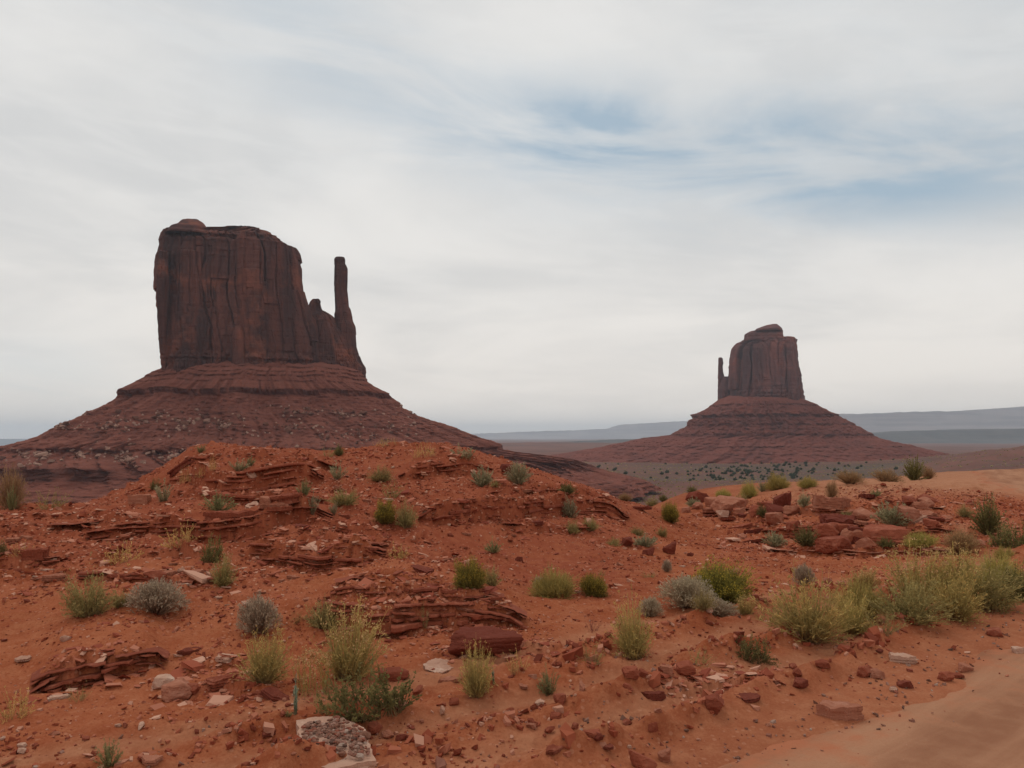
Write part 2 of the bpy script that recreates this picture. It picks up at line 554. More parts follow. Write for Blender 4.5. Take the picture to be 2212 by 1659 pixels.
# colour zones of the soil itself
dust = (smooth(pxg, 1500, 1900) * smooth(GY, 18.5, 22) * 1.0 + (1 - smooth(RD, 0.0, 0.8)) * 0.30 * (GY < 18)) * nd
lane = RD + 0.22 * fbm(GX * 0.6, GY * 0.6, seed=51, octaves=2)
dust = dust + 0.55 * nd * (GY < 16) * sum(np.exp(-((lane - c_) / .16) ** 2) for c_ in (.75, 1.4, 2.15))      # paler sand lanes between the berms
dust = np.clip(dust, 0, 1)
scrub = smooth(RR, 1020, 1150) * (1 - smooth(RR, 1500, 1800)) * smooth(pxg, 1100, 1300) * (1 - smooth(pxg, 1850, 2080)) + 0.20 * smooth(RR, 3200, 4200)
scrub = np.clip(scrub * (0.55 + 0.9 * fbm(GX / 420, GY / 70, seed=71)), 0, 1)
deep = smooth(pxg + 60 * lowfreq, 1500, 1330) if False else (1 - smooth(pxg + 60 * lowfreq, 1300, 1480)) * smooth(GY + .5 * lowfreq, 8.2, 10.2) * nd


def build_ground(mat):
    nr, na = GZ.shape
    V = np.stack([GX, GY, GZ], -1).reshape(-1, 3)
    V = np.concatenate([V, [[0, 0, GZ[0].mean()]]])
    i, j = np.meshgrid(np.arange(nr - 1), np.arange(na), indexing='ij')
    j2 = (j + 1) % na
    q = np.stack([i * na + j, i * na + j2, (i + 1) * na + j2, (i + 1) * na + j], -1).reshape(-1, 4)
    c = np.stack([np.full(na, nr * na), np.arange(na), (np.arange(na) + 1) % na], -1)[:, ::-1]
    at = {'deep': deep, 'shale': shale, 'dust': dust, 'scrub': scrub, 'far': smooth(RR, 28, 60)}
    at = {k: np.append(v.ravel(), 0.0) for k, v in at.items()}
    me = make_mesh("ground", V, [q, c], mat, flat=False, attrs=at)
    return tag(link("ground", me), kind='structure')

# ------------------------------------------------------------------ materials
def ground_material():
    mt, t = new_mat("red_soil")
    pos = t.n('ShaderNodeNewGeometry').outputs['Position']
    big = t.noise(pos, 0.40, 6, 0.65)
    mid = t.noise(pos, 5.0, 5, 0.65)
    fine_ = t.noise(pos, 55.0, 3, 0.7)
    col = t.mix(t.ramp(big, 0.35, 0.68), SOIL_DARK, SOIL)
    col = t.mix(t.m('MULTIPLY', t.ramp(mid, 0.42, 0.70), 0.6), col, SOIL_LIGHT)
    col = t.mix(t.m('MULTIPLY', t.attr('shale'), t.m('MULTIPLY', t.ramp(mid, 0.40, 0.6), 0.55)), col, SOIL_SHALE)
    col = t.mix(t.m('MULTIPLY', t.ramp(fine_, 0.50, 0.74), 0.45), col, SOIL_LIGHT)
    col = t.mix(t.m('MULTIPLY', t.ramp(fine_, 0.50, 0.30), 0.85), col, SOIL_DARK)
    col = t.mix(t.m('MULTIPLY', t.attr('deep'), 0.72), col, t.mix(0.5, t.mix(t.ramp(mid, 0.4, 0.7), SOIL_DEEP, SOIL), SOIL_DEEP))
    vor = t.n('ShaderNodeTexVoronoi')
    t.put(vor.inputs['Vector'], pos)
    vor.inputs['Scale'].default_value = 24.0
    vs = t.n('ShaderNodeSeparateColor')
    t.put(vs.inputs[0], vor.outputs['Color'])
    chip = t.m('MULTIPLY', t.m('GREATER_THAN', vs.outputs[0], 0.86), t.m('LESS_THAN', vor.outputs['Distance'], 0.34))
    col = t.mix(t.m('MULTIPLY', chip, t.m('ADD', 0.30, t.m('MULTIPLY', t.attr('shale'), 0.35))), col, SOIL_CHIP)
    col = t.mix(t.m('MULTIPLY', t.attr('dust'), t.m('ADD', 0.35, t.m('MULTIPLY', mid, 0.8))), col, ROAD_DUST)
    # the valley beyond the brow
    vb = t.noise(pos, 0.006, 6, 0.65)
    vf = t.noise(pos, 0.05, 5, 0.7)
    vcol = t.mix(t.ramp(vb, 0.35, 0.65), (0.13, 0.058, 0.044), (0.20, 0.082, 0.058))
    vcol = t.mix(t.m('MULTIPLY', t.ramp(vf, 0.5, 0.68), 0.6), vcol, (0.085, 0.075, 0.045))
    sb = t.m('MULTIPLY', t.attr('scrub'), t.m('ADD', 0.45, t.m('MULTIPLY', t.ramp(vf, 0.30, 0.62), 0.55)), clamp=True)
    vcol = t.mix(sb, vcol, (0.096, 0.078, 0.055))
    col = t.mix(t.attr('far'), col, vcol)
    bmp = t.m('ADD', t.m('MULTIPLY', t.noise(pos, 28.0, 5, 0.7), 1.0), t.m('MULTIPLY', chip, 0.5))
    finish(t, col, 0.97, bmp, 0.55, 0.02, 0.05)
    return mt


SOIL = (0.375, 0.112, 0.049)
SOIL_DEEP = (0.255, 0.061, 0.031)          # the redder shale soil of the knoll
SOIL_DARK = (0.255, 0.059, 0.023)
SOIL_LIGHT = (0.43, 0.157, 0.075)
SOIL_SHALE = (0.40, 0.115, 0.065)
SOIL_CHIP = (0.56, 0.26, 0.16)
ROAD_DUST = (0.45, 0.215, 0.118)


def road_material():
    mt, t = new_mat("graded_dirt")
    pos = t.n('ShaderNodeNewGeometry').outputs['Position']
    u = t.attr('across')
    s = t.attr('along')
    cb_ = t.n('ShaderNodeCombineXYZ')
    t.put(cb_.inputs[0], t.m('MULTIPLY', u, 15.0))
    t.put(cb_.inputs[1], t.m('MULTIPLY', s, 0.25))
    streaks = t.noise(cb_.outputs[0], 1.0, 5, 0.6)
    mid = t.noise(pos, 3.0, 5, 0.6)
    fine_ = t.noise(pos, 60, 3, 0.7)
    col = t.mix(t.ramp(streaks, 0.35, 0.65), (0.29, 0.125, 0.068), (0.42, 0.205, 0.116))
    col = t.mix(t.m('MULTIPLY', t.ramp(mid, 0.4, 0.7), 0.45), col, (0.45, 0.23, 0.132))
    col = t.mix(t.m('MULTIPLY', t.ramp(fine_, 0.5, 0.75), 0.35), col, (0.34, 0.11, 0.055))
    edge = t.ramp(t.m('ADD', t.m('ABSOLUTE', t.m('SUBTRACT', u, 0.5)), t.m('MULTIPLY', t.m('SUBTRACT', mid, 0.5), 0.35)), 0.37, 0.5)
    col = t.mix(t.m('MULTIPLY', edge, 0.9), col, (0.43, 0.145, 0.072))
    finish(t, col, 0.97, t.noise(pos, 40, 4, 0.7), 0.6, 0.015, 0.05)
    return mt


def cliff_material(name, base, varnish, pale, scale, ledge=False, dim=1.0):
    """layered sandstone: vertical desert varnish on walls, thin beds on slopes"""
    mt, t = new_mat(name)
    pos = t.n('ShaderNodeNewGeometry').outputs['Position']
    sp = t.n('ShaderNodeSeparateXYZ')
    t.put(sp.inputs[0], pos)
    st = t.n('ShaderNodeCombineXYZ')
    k = (1.0, 1.0, 0.16) if not ledge else (0.12, 0.12, 1.0)
    for i in range(3):
        t.put(st.inputs[i], t.m('MULTIPLY', sp.outputs[i], k[i]))
    a = t.noise(st.outputs[0], 0.045 / scale, 6, 0.60)
    b = t.noise(pos, 0.028 / scale, 5, 0.6)
    bed = t.n('ShaderNodeCombineXYZ')
    for i, q in enumerate((0.03, 0.03, 1.0)):
        t.put(bed.inputs[i], t.m('MULTIPLY', sp.outputs[i], q))
    beds = t.noise(bed.outputs[0], 0.30 / scale, 5, 0.7)
    fine_ = t.noise(pos, 0.5 / scale, 4, 0.7)
    if not ledge:
        col = t.mix(t.ramp(a, 0.36, 0.64), varnish, base)
        col = t.mix(t.m('MULTIPLY', t.ramp(b, 0.50, 0.66), 0.75), col, pale)
        col = t.mix(t.m('MULTIPLY', t.ramp(beds, 0.52, 0.7), 0.35), col, varnish)
        bmp = t.m('ADD', t.m('MULTIPLY', a, 2.0), t.m('ADD', beds, t.m('MULTIPLY', fine_, .5)))
    else:
        col = t.mix(t.ramp(beds, 0.38, 0.62), base, pale)
        col = t.mix(t.m('MULTIPLY', t.ramp(b, 0.5, 0.7), 0.5), col, varnish)
        col = t.mix(t.m('MULTIPLY', t.ramp(fine_, 0.52, 0.72), 0.55), col, varnish)
        col = t.mix(t.m('MULTIPLY', t.attr('bedrock'), 0.7), col, varnish)
        bmp = t.m('ADD', t.m('MULTIPLY', beds, 1.2), fine_)
    finish(t, col, 0.95, bmp, 0.9, 2.0 * scale, 0.05)
    return mt


def rock_material(name, lo, hi, crust):
    mt, t = new_mat(name)
    tc = t.n('ShaderNodeTexCoord').outputs['Object']
    pos = t.n('ShaderNodeNewGeometry').outputs['Position']
    oi = t.n('ShaderNodeObjectInfo').outputs['Random']
    nz = t.noise(pos, 7.0, 5, 0.65)
    fz = t.noise(pos, 50.0, 4, 0.7)
    st = t.n('ShaderNodeMapping')
    st.inputs['Scale'].default_value = (0.6, 0.6, 9.0)
    t.put(st.inputs[0], tc)
    beds = t.noise(st.outputs[0], 1.6, 4, 0.6)
    col = t.mix(t.m('ADD', t.m('MULTIPLY', oi, 0.6), t.m('MULTIPLY', nz, 0.4)), lo, hi)
    col = t.mix(t.m('MULTIPLY', t.ramp(beds, 0.5, 0.68), 0.4), col, lo)
    col = t.mix(t.m('MULTIPLY', t.ramp(nz, 0.52, 0.68), 0.55), col, crust)
    col = t.mix(t.m('MULTIPLY', t.ramp(fz, 0.55, 0.75), 0.4), col, lo)
    finish(t, col, 0.93, t.m('ADD', beds, fz), 0.6, 0.02, 0.08)
    return mt


def grit_material(name, cols):
    mt, t = new_mat(name)
    rp = t.n('ShaderNodeValToRGB')
    t.put(rp.inputs[0], t.attr('tint'))
    el_ = rp.color_ramp.elements
    for i, c in enumerate(cols):
        p = i / (len(cols) - 1)
        e = el_[0] if i == 0 else (el_[len(el_) - 1] if i == len(cols) - 1 else el_.new(p))
        e.position = p
        e.color = (*c, 1)
    finish(t, rp.outputs[0], 0.95)
    return mt


def plant_material(name, low, mid, tip, hue=0.02, trans=0.35):
    """low / mid / tip are the real colours of old wood, leaf and new growth"""
    mt, t = new_mat(name)
    oi = t.n('ShaderNodeObjectInfo').outputs['Random']
    h, q = t.attr('tip'), t.attr('tint')
    col = t.mix(t.ramp(h, 0.05, 0.40), low, mid)
    col = t.mix(t.m('MULTIPLY', t.ramp(h, 0.55, 1.0), t.m('ADD', 0.35, t.m('MULTIPLY', q, 0.65))), col, tip)
    hs = t.n('ShaderNodeHueSaturation')
    t.put(hs.inputs['Hue'], t.m('ADD', 0.5 - hue / 2, t.m('MULTIPLY', oi, hue)))
    hs.inputs['Saturation'].default_value = 0.95
    t.put(hs.inputs['Value'], t.m('ADD', 1.02, t.m('ADD', t.m('MULTIPLY', q, 0.75), t.m('MULTIPLY', oi, 0.22))))
    t.put(hs.inputs['Color'], col)
    d = t.n('ShaderNodeBsdfDiffuse')
    tr = t.n('ShaderNodeBsdfTranslucent')
    t.put(d.inputs[0], hs.outputs[0])
    t.put(tr.inputs[0], hs.outputs[0])
    mx = t.n('ShaderNodeMixShader')
    mx.inputs[0].default_value = trans
    t.t.links.new(d.outputs[0], mx.inputs[1])
    t.t.links.new(tr.outputs[0], mx.inputs[2])
    o = t.n('ShaderNodeOutputMaterial')
    t.t.links.new(mx.outputs[0], o.inputs[0])
    return mt


# ------------------------------------------------------------------ ground and road
build_ground(ground_material())


def build_road(mat):
    nc = 41
    tt2 = np.linspace(0.6, len(ROAD) - 1.0, 700)
    C = spline(ROAD, tt2)
    T = np.gradient(C, axis=0)
    T /= np.linalg.norm(T, axis=1)[:, None]
    N = np.stack([T[:, 1], -T[:, 0]], 1)
    ds = np.concatenate([[0], np.cumsum(np.linalg.norm(np.diff(C, axis=0), axis=1))])
    u = np.linspace(0, 1, nc)
    off = (u - 0.5) * 2 * (RHW + 0.15)
    x = C[:, 0, None] + N[:, 0, None] * off
    y = C[:, 1, None] + N[:, 1, None] * off
    z = near_height(x, y)
    f = smooth(np.log(np.hypot(x, y)), math.log(40), math.log(85))
    z = z * (1 - f) + valley_height(x, y) * f
    e = np.abs(off) / RHW + 0.10 * fbm(x * .8, y * .8, seed=55, octaves=4)
    z = z + 0.012 - 0.06 * smooth(e, 0.80, 1.06)
    ruts = sum(np.exp(-((off - c) / 0.22) ** 2) for c in (-1.55, -0.25, 0.35, 1.6))
    z = z - 0.026 * ruts * (0.6 + 0.6 * perlin(x * 0.5, y * 0.5, seed=81))
    z = z + 0.012 * fbm(x * 1.2, y * 1.2, seed=82, octaves=4) + 0.005 * fbm(x * 11, y * 11, seed=83, octaves=2)
    V = np.stack([x, y, z], -1).reshape(-1, 3)
    i, j = np.meshgrid(np.arange(len(C) - 1), np.arange(nc - 1), indexing='ij')
    q = np.stack([i * nc + j, i * nc + j + 1, (i + 1) * nc + j + 1, (i + 1) * nc + j], -1).reshape(-1, 4)
    at = {'across': np.tile(u, len(C)), 'along': np.repeat(ds, nc)}
    tag(link("dirt_road", make_mesh("dirt_road", V, q, mat, flat=False, attrs=at)), kind='structure')


build_road(road_material())


# ------------------------------------------------------------------ the two mitten buttes
def sup(nu, p):
    """evenly spaced points of a unit super-ellipse"""
    t = np.linspace(0, 2 * np.pi, 4000, endpoint=False)
    x = np.sign(np.cos(t)) * np.abs(np.cos(t)) ** (2 / p)
    y = np.sign(np.sin(t)) * np.abs(np.sin(t)) ** (2 / p)
    s = np.concatenate([[0], np.cumsum(np.hypot(np.diff(x), np.diff(y)))])
    q = np.linspace(0, s[-1], nu, endpoint=False)
    return np.interp(q, s, x), np.interp(q, s, y)


class Butte:
    def __init__(self, D, seed):
        self.D, self.seed = D, seed
        self.x0 = pix(565 if seed == 100 else 1655, 945, D)[0]
        self.th = math.atan2(self.x0, D)

    def lvl(self, prof):
        """profile of (py, xl, xr) in picture pixels -> metres at the butte's distance"""
        a = np.array(prof, float)
        xl, _, z = pix(a[:, 1], a[:, 0], self.D)
        xr = pix(a[:, 2], a[:, 0], self.D)[0]
        return z, xl, xr

    def plan(self, u, v):
        """local width / depth -> ground position; the butte's broad side faces the road"""
        c, q = math.cos(self.th), math.sin(self.th)
        return self.x0 + u * c + v * q, self.D - u * q + v * c

    def fit(self, lp, rp, py, b, ux, uy, dy, front):
        """edges (local metres) and heights so that each ring is seen between lp and rp"""
        dv = (CY - py) / FPX
        cf, sf = math.cos(PITCH) - dv * math.sin(PITCH), math.sin(PITCH) + dv * math.cos(PITCH)
        v = dy + b[:, None] * uy
        c = math.cos(self.th)
        L, Rr = ((lp - CX) / FPX * self.D - self.x0) / c, ((rp - CX) / FPX * self.D - self.x0) / c
        for _ in range(14):
            x, y = self.plan((L + Rr)[:, None] / 2 + (Rr - L)[:, None] / 2 * ux, v)
            q = CX + FPX * x / y * cf[:, None]
            L = L - (q.min(1) - lp) / FPX * self.D * .75
            Rr = Rr - (q.max(1) - rp) / FPX * self.D * .75
        yz = y[:, np.argmin(np.abs(np.arctan2(uy, ux) + np.pi / 2))] if front else np.take_along_axis(y, q.argmin(1)[:, None], 1)[:, 0]
        return L, Rr, CAMZ + yz * sf / cf

    def loft(self, prof, depth, nu, nv, p=3.2, dy=0.0, flute=1.0, scale=1.0, cap=True, lean=0.0, bedamp=0.5):
        """tower between silhouette edges; depth: half depth in metres or (bottom, top)"""
        a_ = np.array(sorted(prof, key=lambda q: -q[0]), float)
        py = np.linspace(a_[0, 0], a_[-1, 0], nv)
        lp, rp = np.interp(-py, -a_[:, 0], a_[:, 1]), np.interp(-py, -a_[:, 0], a_[:, 2])
        d0, d1 = depth if isinstance(depth, tuple) else (depth, depth)
        a = (rp - lp) / 2
        b = np.linspace(d0, d1, nv) * np.clip(a / np.median(a), 0.15, 1.15)
        ux, uy = sup(nu, p)
        L, Rr, zz = self.fit(lp, rp, py, b, ux, uy, dy, front=True)
        a = (Rr - L) / 2
        nx, ny = np.sign(ux) * np.abs(ux) ** (p - 1), np.sign(uy) * np.abs(uy) ** (p - 1)
        nn = np.hypot(nx, ny)
        nx, ny = nx / nn, ny / nn
        x = (L + Rr)[:, None] / 2 + a[:, None] * ux
        y = dy + b[:, None] * uy
        Z = np.repeat(zz[:, None], nu, 1)
        S = self.seed
        k = 1.0 / (13.0 * scale)
        sl = 1.0
        # columns and slabs that spalled off along joints: steps in plan that break off at different heights
        per = 4 * (np.median(a) + np.median(b)) * 0.9
        sarc = np.broadcast_to(np.linspace(0, 1, nu, endpoint=False) * per, (nv, nu))
        hsh = lambda i_, j_, q_: np.modf(np.abs(np.sin(i_ * 12.9898 + j_ * 78.233 + S * 3.7 + q_ * 37.7) * 43758.5453))[0]
        step, crack = 0.0, 0.0
        for q_, (wdt, hgt_, amp) in enumerate(((36, 120, 9.0), (16, 60, 4.6), (6.5, 34, 1.6))):
            wdt, hgt_ = wdt * scale, hgt_ * scale
            ss = (sarc + wdt * 0.16 * fbm(Z / (46 * scale), sarc / (60 * scale), None, 2, .5, S + 20 + q_)) / wdt
            ci_ = np.floor(ss)
            cz_ = np.floor(Z / hgt_ + 5 * hsh(ci_, 0 * ci_, q_ + 9))
            step = step + amp * (hsh(ci_, cz_, q_) - 0.5)
            dd = np.minimum(ss - ci_, 1 - (ss - ci_)) * wdt / scale
            crack = crack + amp * 0.45 * np.exp(-(dd / 1.0) ** 2) * (hsh(ci_, cz_, q_ + 3) > 0.45)
        wob = 0.35 * perlin(x * k * .5, y * k * .5, Z * k * 0.25, S + 9)
        r1 = 1 - np.abs(perlin(x * k * .8 + wob, y * k * .8, Z * k * 0.07, S)) * 2.4          # sharp vertical joints
        fl = -np.clip(r1, 0, 1) ** 3 * 4.5 + 4.2 * perlin(x * k * .45, y * k * .45, Z * k * 0.09, S + 1)
        blk = perlin(x * k * 1.1, y * k * 1.1, Z * k * 0.22, S + 2)
        blk = np.round(blk * 3) / 3 * 3.2
        bed = perlin(x * k * .12, y * k * .12, Z * k * 3.2, S + 3) * bedamp + fbm(x * k * 2.5, y * k * 2.5, Z * k * 1.4, 3, 0.55, S + 4) * 0.7
        e0, e1, e2, e3 = (748, 772, 503, 530) if S == 100 else (834, 850, 733, 746)
        bedf = 1 + 4.5 * (smooth(py, e0, e1) + (1 - smooth(py, e2, e3)))[:, None]      # thin beds at the foot and under the cap
        bed = bed * bedf
        d = scale * flute * (0.4 * fl + 0.4 * blk + bed + step - crack)
        d = np.minimum(d, 0.42 * a[:, None])
        face = np.clip(np.abs(ny), 0.30, 1)          # keep the outline, carve the faces
        d = d * (0.25 + 0.75 * face)
        x, y = self.plan(x + nx * d, y + ny * d)
        V = np.stack([x, y, Z], -1).reshape(-1, 3)
        i, j = np.meshgrid(np.arange(nv - 1), np.arange(nu), indexing='ij')
        j2 = (j + 1) % nu
        F = np.stack([i * nu + j, i * nu + j2, (i + 1) * nu + j2, (i + 1) * nu + j], -1).reshape(-1, 4)
        T = np.zeros((0, 3), int)
        if cap:
            c = len(V)
            V = np.concatenate([V, [[x[-1].mean(), y[-1].mean(), zz[-1] + 0.3 * scale]]])
            j = np.arange(nu)
            T = np.stack([(nv - 1) * nu + j, (nv - 1) * nu + (j + 1) % nu, np.full(nu, c)], -1)
        return V, F, T

    def talus(self, left, right, pys, a0, b0, k, nu, nv, led, p=2.4, gs=1.0):
        z_of = lambda py: pix(0.0 * np.asarray(py, float), np.asarray(py, float), self.D)[2]
        a0, b0 = float(a0), float(b0)
        py = np.interp(np.linspace(0, 1, nv), np.linspace(0, 1, len(pys)), pys)
        l, r = np.array(left, float), np.array(right, float)
        lp, rp = np.interp(py, l[:, 1], l[:, 0]), np.interp(py, r[:, 1], r[:, 0])
        an = (rp - lp) / 2 * self.D / FPX
        b = np.where(an < a0, b0 * (np.minimum(an, a0) / a0) ** 1.6, b0 + k * (an - a0))
        ux, uy = sup(nu, p)
        xl, xr, z = self.fit(lp, rp, py, b, ux, uy, 0.0, front=False)
        a = (xr - xl) / 2
        x = (xl + xr)[:, None] / 2 + a[:, None] * ux
        y = b[:, None] * uy + 0 * x
        Z = np.repeat(z[:, None], nu, 1)
        sc_ = self.D / 900.0
        th = np.arctan2(uy, ux)[None, :]
        S = self.seed
        q = np.arctan2(y, x - (xl + xr)[:, None] / 2)
        w_ = a.mean() / sc_
        gx, gy = np.cos(q) * 9, np.sin(q) * 9
        depthf = smooth(a, a0, a0 * 1.6)[:, None]
        gul = fbm(gx * 1.1, gy * 1.1, Z / (70 * sc_), 3, 0.5, S + 5)
        wav = fbm(gx * .35, gy * .35, None, 2, 0.5, S + 6)
        bedrock = np.zeros_like(Z)
        d = depthf * (11.0 * gul + 9 * wav) * sc_ * gs
        for py0, th_, amp in led:                       # hard beds stand out as small cliffs
            z0 = z_of(py0) + 2.2 * sc_ * wav * gs
            hh = th_ * sc_
            brk = smooth(fbm(gx * 2.0, gy * 2.0, Z / (80 * sc_), 3, 0.6, S + 7 + int(py0)), -0.55, 0.1)
            t_ = (Z - z0) / hh
            prof_ = np.where(t_ > 1, np.exp(-(t_ - 1) / 1.8), np.clip(t_, 0, 1))
            rib = 1 + 0.55 * perlin(gx * 5.5, gy * 5.5, Z / (40 * sc_), S + 13)
            d = d + amp * sc_ * prof_ * brk * rib
            bedrock = np.maximum(bedrock, smooth(t_, -.15, .1) * (1 - smooth(t_, .85, 1.2)) * brk * min(1, .35 + amp / 9))
        tex = fbm(x / (7 * sc_), y / (7 * sc_), Z / (2.6 * sc_), 4, 0.6, S + 8)
        d = d + 1.9 * sc_ * tex * (0.4 + depthf)
        nx, ny = ux * b.mean(), uy * a.mean()
        nn = np.hypot(nx, ny)
        x, y = self.plan(x + nx / nn * d * (0.45 + 0.55 * np.abs(uy)), y + ny / nn * d)
        Z = Z + 0.8 * sc_ * fbm(x / (5 * sc_), y / (5 * sc_), None, 3, 0.6, S + 10) * depthf
        V = np.stack([x, y, Z], -1).reshape(-1, 3)
        i, j = np.meshgrid(np.arange(nv - 1), np.arange(nu), indexing='ij')
        j2 = (j + 1) % nu
        F = np.stack([i * nu + j, (i + 1) * nu + j, (i + 1) * nu + j2, i * nu + j2], -1).reshape(-1, 4)
        return V, F, bedrock.ravel()


def join(parts):
    V, F, T, k = [], [], [], 0
    for v, f, t in parts:
        V.append(v)
        F.append(f + k)
        T.append(t + k)
        k += len(v)
    return np.concatenate(V), [np.concatenate(F), np.concatenate(T)]


def root(name, loc, label, cat, group=None):
    o = bpy.data.objects.new(name, None)
    o.empty_display_size = 0.2
    COL.objects.link(o)
    o.location = loc
    return tag(o, label, cat, group)


def child(name, me, par, label=None):
    """part whose mesh is in world coordinates, parented to an unrotated root"""
    o = link(name, me, par)
    o.location = -par.location
    return tag(o, label)


WALL = cliff_material("varnished_sandstone", (0.165, 0.060, 0.044), (0.076, 0.036, 0.032), (0.27, 0.090, 0.055), 1.0)
SLOPE = cliff_material("red_shale_slope", (0.215, 0.070, 0.048), (0.110, 0.041, 0.032), (0.265, 0.092, 0.063), 1.0, ledge=True)
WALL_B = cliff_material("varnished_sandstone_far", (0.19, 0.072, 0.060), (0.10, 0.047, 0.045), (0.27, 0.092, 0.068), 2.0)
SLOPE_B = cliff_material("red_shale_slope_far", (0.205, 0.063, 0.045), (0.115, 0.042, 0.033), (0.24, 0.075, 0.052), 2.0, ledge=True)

B1 = Butte(900.0, 100)
big = root("sandstone_butte", (pix(565, 945, 900)[0], 900, -60), "large dark red flat topped butte with thin spire on its right end", "butte", "mitten shaped buttes of the valley")
body = [(489, 510, 545), (493, 480, 578), (497, 366, 591), (500, 356, 598), (511, 352, 614), (516, 351, 641), (528, 350, 649), (543, 347, 652), (553, 343, 654),
        (583, 338.5, 655), (619, 337, 659), (646, 336.6, 666), (661, 336.6, 672), (674, 341, 676), (734, 344, 690), (754, 348, 692), (789, 352.5, 694), (835, 352.5, 694)]
prt = [B1.loft(body, (66, 58), 900, 340, p=5),
       B1.loft([(472.5, 402, 434), (474, 391, 440), (476.5, 388, 447), (482, 381, 453), (486, 367, 454), (492, 362, 454), (500, 356, 470)], 44, 200, 40, p=5, flute=0.12, scale=0.6),
       # grey slab tower leaning against the front, light pillar on the left corner, buttress of the right half
       B1.loft([(703, 511, 518), (706, 506, 523), (715, 503, 527), (735, 500, 529), (767, 500.5, 531), (800, 498, 533)], 9, 120, 90, p=2.6, dy=-66, flute=0.35, scale=0.5),
       B1.loft([(541.5, 345, 371), (543, 343, 373), (590, 338.5, 373), (670, 340, 369), (747, 344, 366), (798, 350, 366)], 24, 200, 160, p=5, dy=-41, flute=0.5, scale=0.6),
       B1.loft([(503, 530, 590), (505, 520, 596), (511, 516, 608), (520, 514, 622), (560, 513, 626), (640, 512, 630), (720, 518, 640), (830, 520, 650)], 26, 300, 200, p=4.5, dy=-44, flute=0.9),
       B1.loft([(538, 384, 432), (539.5, 380, 436), (600, 378, 440), (700, 376, 442), (806, 374, 446)], 20, 220, 190, p=5, dy=-44, flute=0.8),
       # low ridge that joins body and spire
       B1.loft([(645, 676, 688), (650, 672, 693), (660, 668, 695), (668, 664, 698), (673, 660, 711), (680, 656, 723), (700, 652, 735), (740, 648, 760), (830, 644, 775)], (44, 26), 320, 160, p=2.8, flute=0.8, scale=0.8),
       B1.loft([(684, 664, 676), (690, 660, 682), (720, 656, 690), (800, 650, 694)], 13, 120, 90, p=2.4, dy=-36, flute=0.5, scale=0.5),
       B1.loft([(681, 688, 698), (690, 684, 708), (720, 682, 722), (800, 678, 730)], 14, 140, 90, p=2.4, dy=-34, flute=0.6, scale=0.5)]
V, F = join(prt)
child("cliff", make_mesh("cliff", V, F, WALL), big)
sp_ = [(554, 727, 742), (556, 724, 744), (559, 722.5, 745), (568, 723, 745), (572, 723.5, 748), (579, 723, 750.5), (589, 723, 750.5), (624, 722.5, 749.5), (659, 724, 753), (666, 724, 757), (674, 722, 759),
       (691, 722, 761.5), (702, 722, 767), (747, 722, 771), (764, 722, 776), (779, 722, 782), (791, 722, 791), (840, 722, 791)]
V, F = join([B1.loft(sp_, (30, 9), 220, 300, p=2.8, flute=0.40, scale=0.55)])
child("spire", make_mesh("spire", V, F, WALL), big)
tl = [(430, 765), (352, 796), (325, 808), (300, 825), (264, 847), (258, 852), (256, 861), (240, 872), (200, 893), (185, 900), (150, 917), (120, 933), (100, 945), (65, 955), (34, 964),
      (29, 972), (0, 984), (-16, 993), (-22, 1012), (-70, 1030), (-160, 1064), (-200, 1100)]
tr = [(712, 765), (782, 796), (791, 818), (830, 845), (856, 863), (861, 874), (890, 893), (940, 910), (985, 930), (1015, 945), (1044, 955), (1054, 964), (1061, 975), (1085, 982), (1125, 988),
      (1165, 994), (1215, 1004), (1260, 1018), (1310, 1038), (1390, 1064), (1440, 1100)]
V, F, br = B1.talus(tl, tr, [766, 806, 850, 900, 950, 1000, 1040, 1088], 111, 78, 0.70, 1000, 300,
                    [(806, 1.6, 2.6), (815, 1.2, 2.2), (824, 1.6, 2.8), (835, 1.4, 2.4), (862, 5.5, 9.0), (902, 1.4, 2.4), (930, 1.2, 2.0), (971, 3.6, 6.5), (1016, 10.5, 19.0), (1035, 1.2, 2.2), (1042, 1.5, 2.6), (1050, 1.5, 2.6)])
talus_o = child("talus_slope", make_mesh("talus_slope", V, F, SLOPE, flat=False, attrs={'bedrock': br}), big)
TALUS_V = V.reshape(300, 1000, 3)

B2 = Butte(1900.0, 200)
small = root("sandstone_butte", (pix(1655, 945, 1900)[0], 1900, -52), "smaller far red butte with stepped cap and needle on its left", "butte", "mitten shaped buttes of the valley")
body = [(727, 1610, 1714), (729, 1607, 1718), (731, 1604, 1718.5), (736, 1593, 1719.5), (742, 1586, 1720), (748.5, 1582, 1721), (776, 1578, 1724.5), (785, 1577, 1725), (812, 1575, 1732), (845, 1573, 1735), (895, 1573, 1736)]
prt = [B2.loft(body, (118, 92), 560, 240, p=3.0, scale=1.7),
       B2.loft([(699.5, 1668, 1679), (701, 1655, 1681), (705, 1640, 1687), (708, 1632, 1690), (713, 1629, 1691)], 60, 130, 16, p=5, flute=0.12, scale=1.1, bedamp=1.5),
       B2.loft([(711.5, 1629, 1691), (713, 1618, 1691.5), (716, 1612, 1691.5), (718, 1608, 1692), (734, 1606, 1692.5)], 66, 200, 40, p=5, flute=0.15, scale=1.2, bedamp=1.5),
       B2.loft([(813, 1562, 1577), (822, 1556, 1580), (840, 1551, 1584), (895, 1550, 1590)], 60, 140, 60, p=2.6, flute=0.4, scale=1.2),
       B2.loft([(742, 1612, 1650), (752, 1606, 1656), (800, 1604, 1662), (880, 1600, 1668)], 40, 200, 120, p=2.8, dy=-80, flute=0.7, scale=1.6),
       B2.loft([(737, 1684, 1712), (746, 1680, 1716), (800, 1678, 1724), (880, 1676, 1730)], 44, 160, 120, p=2.8, dy=-70, flute=0.6, scale=1.6)]
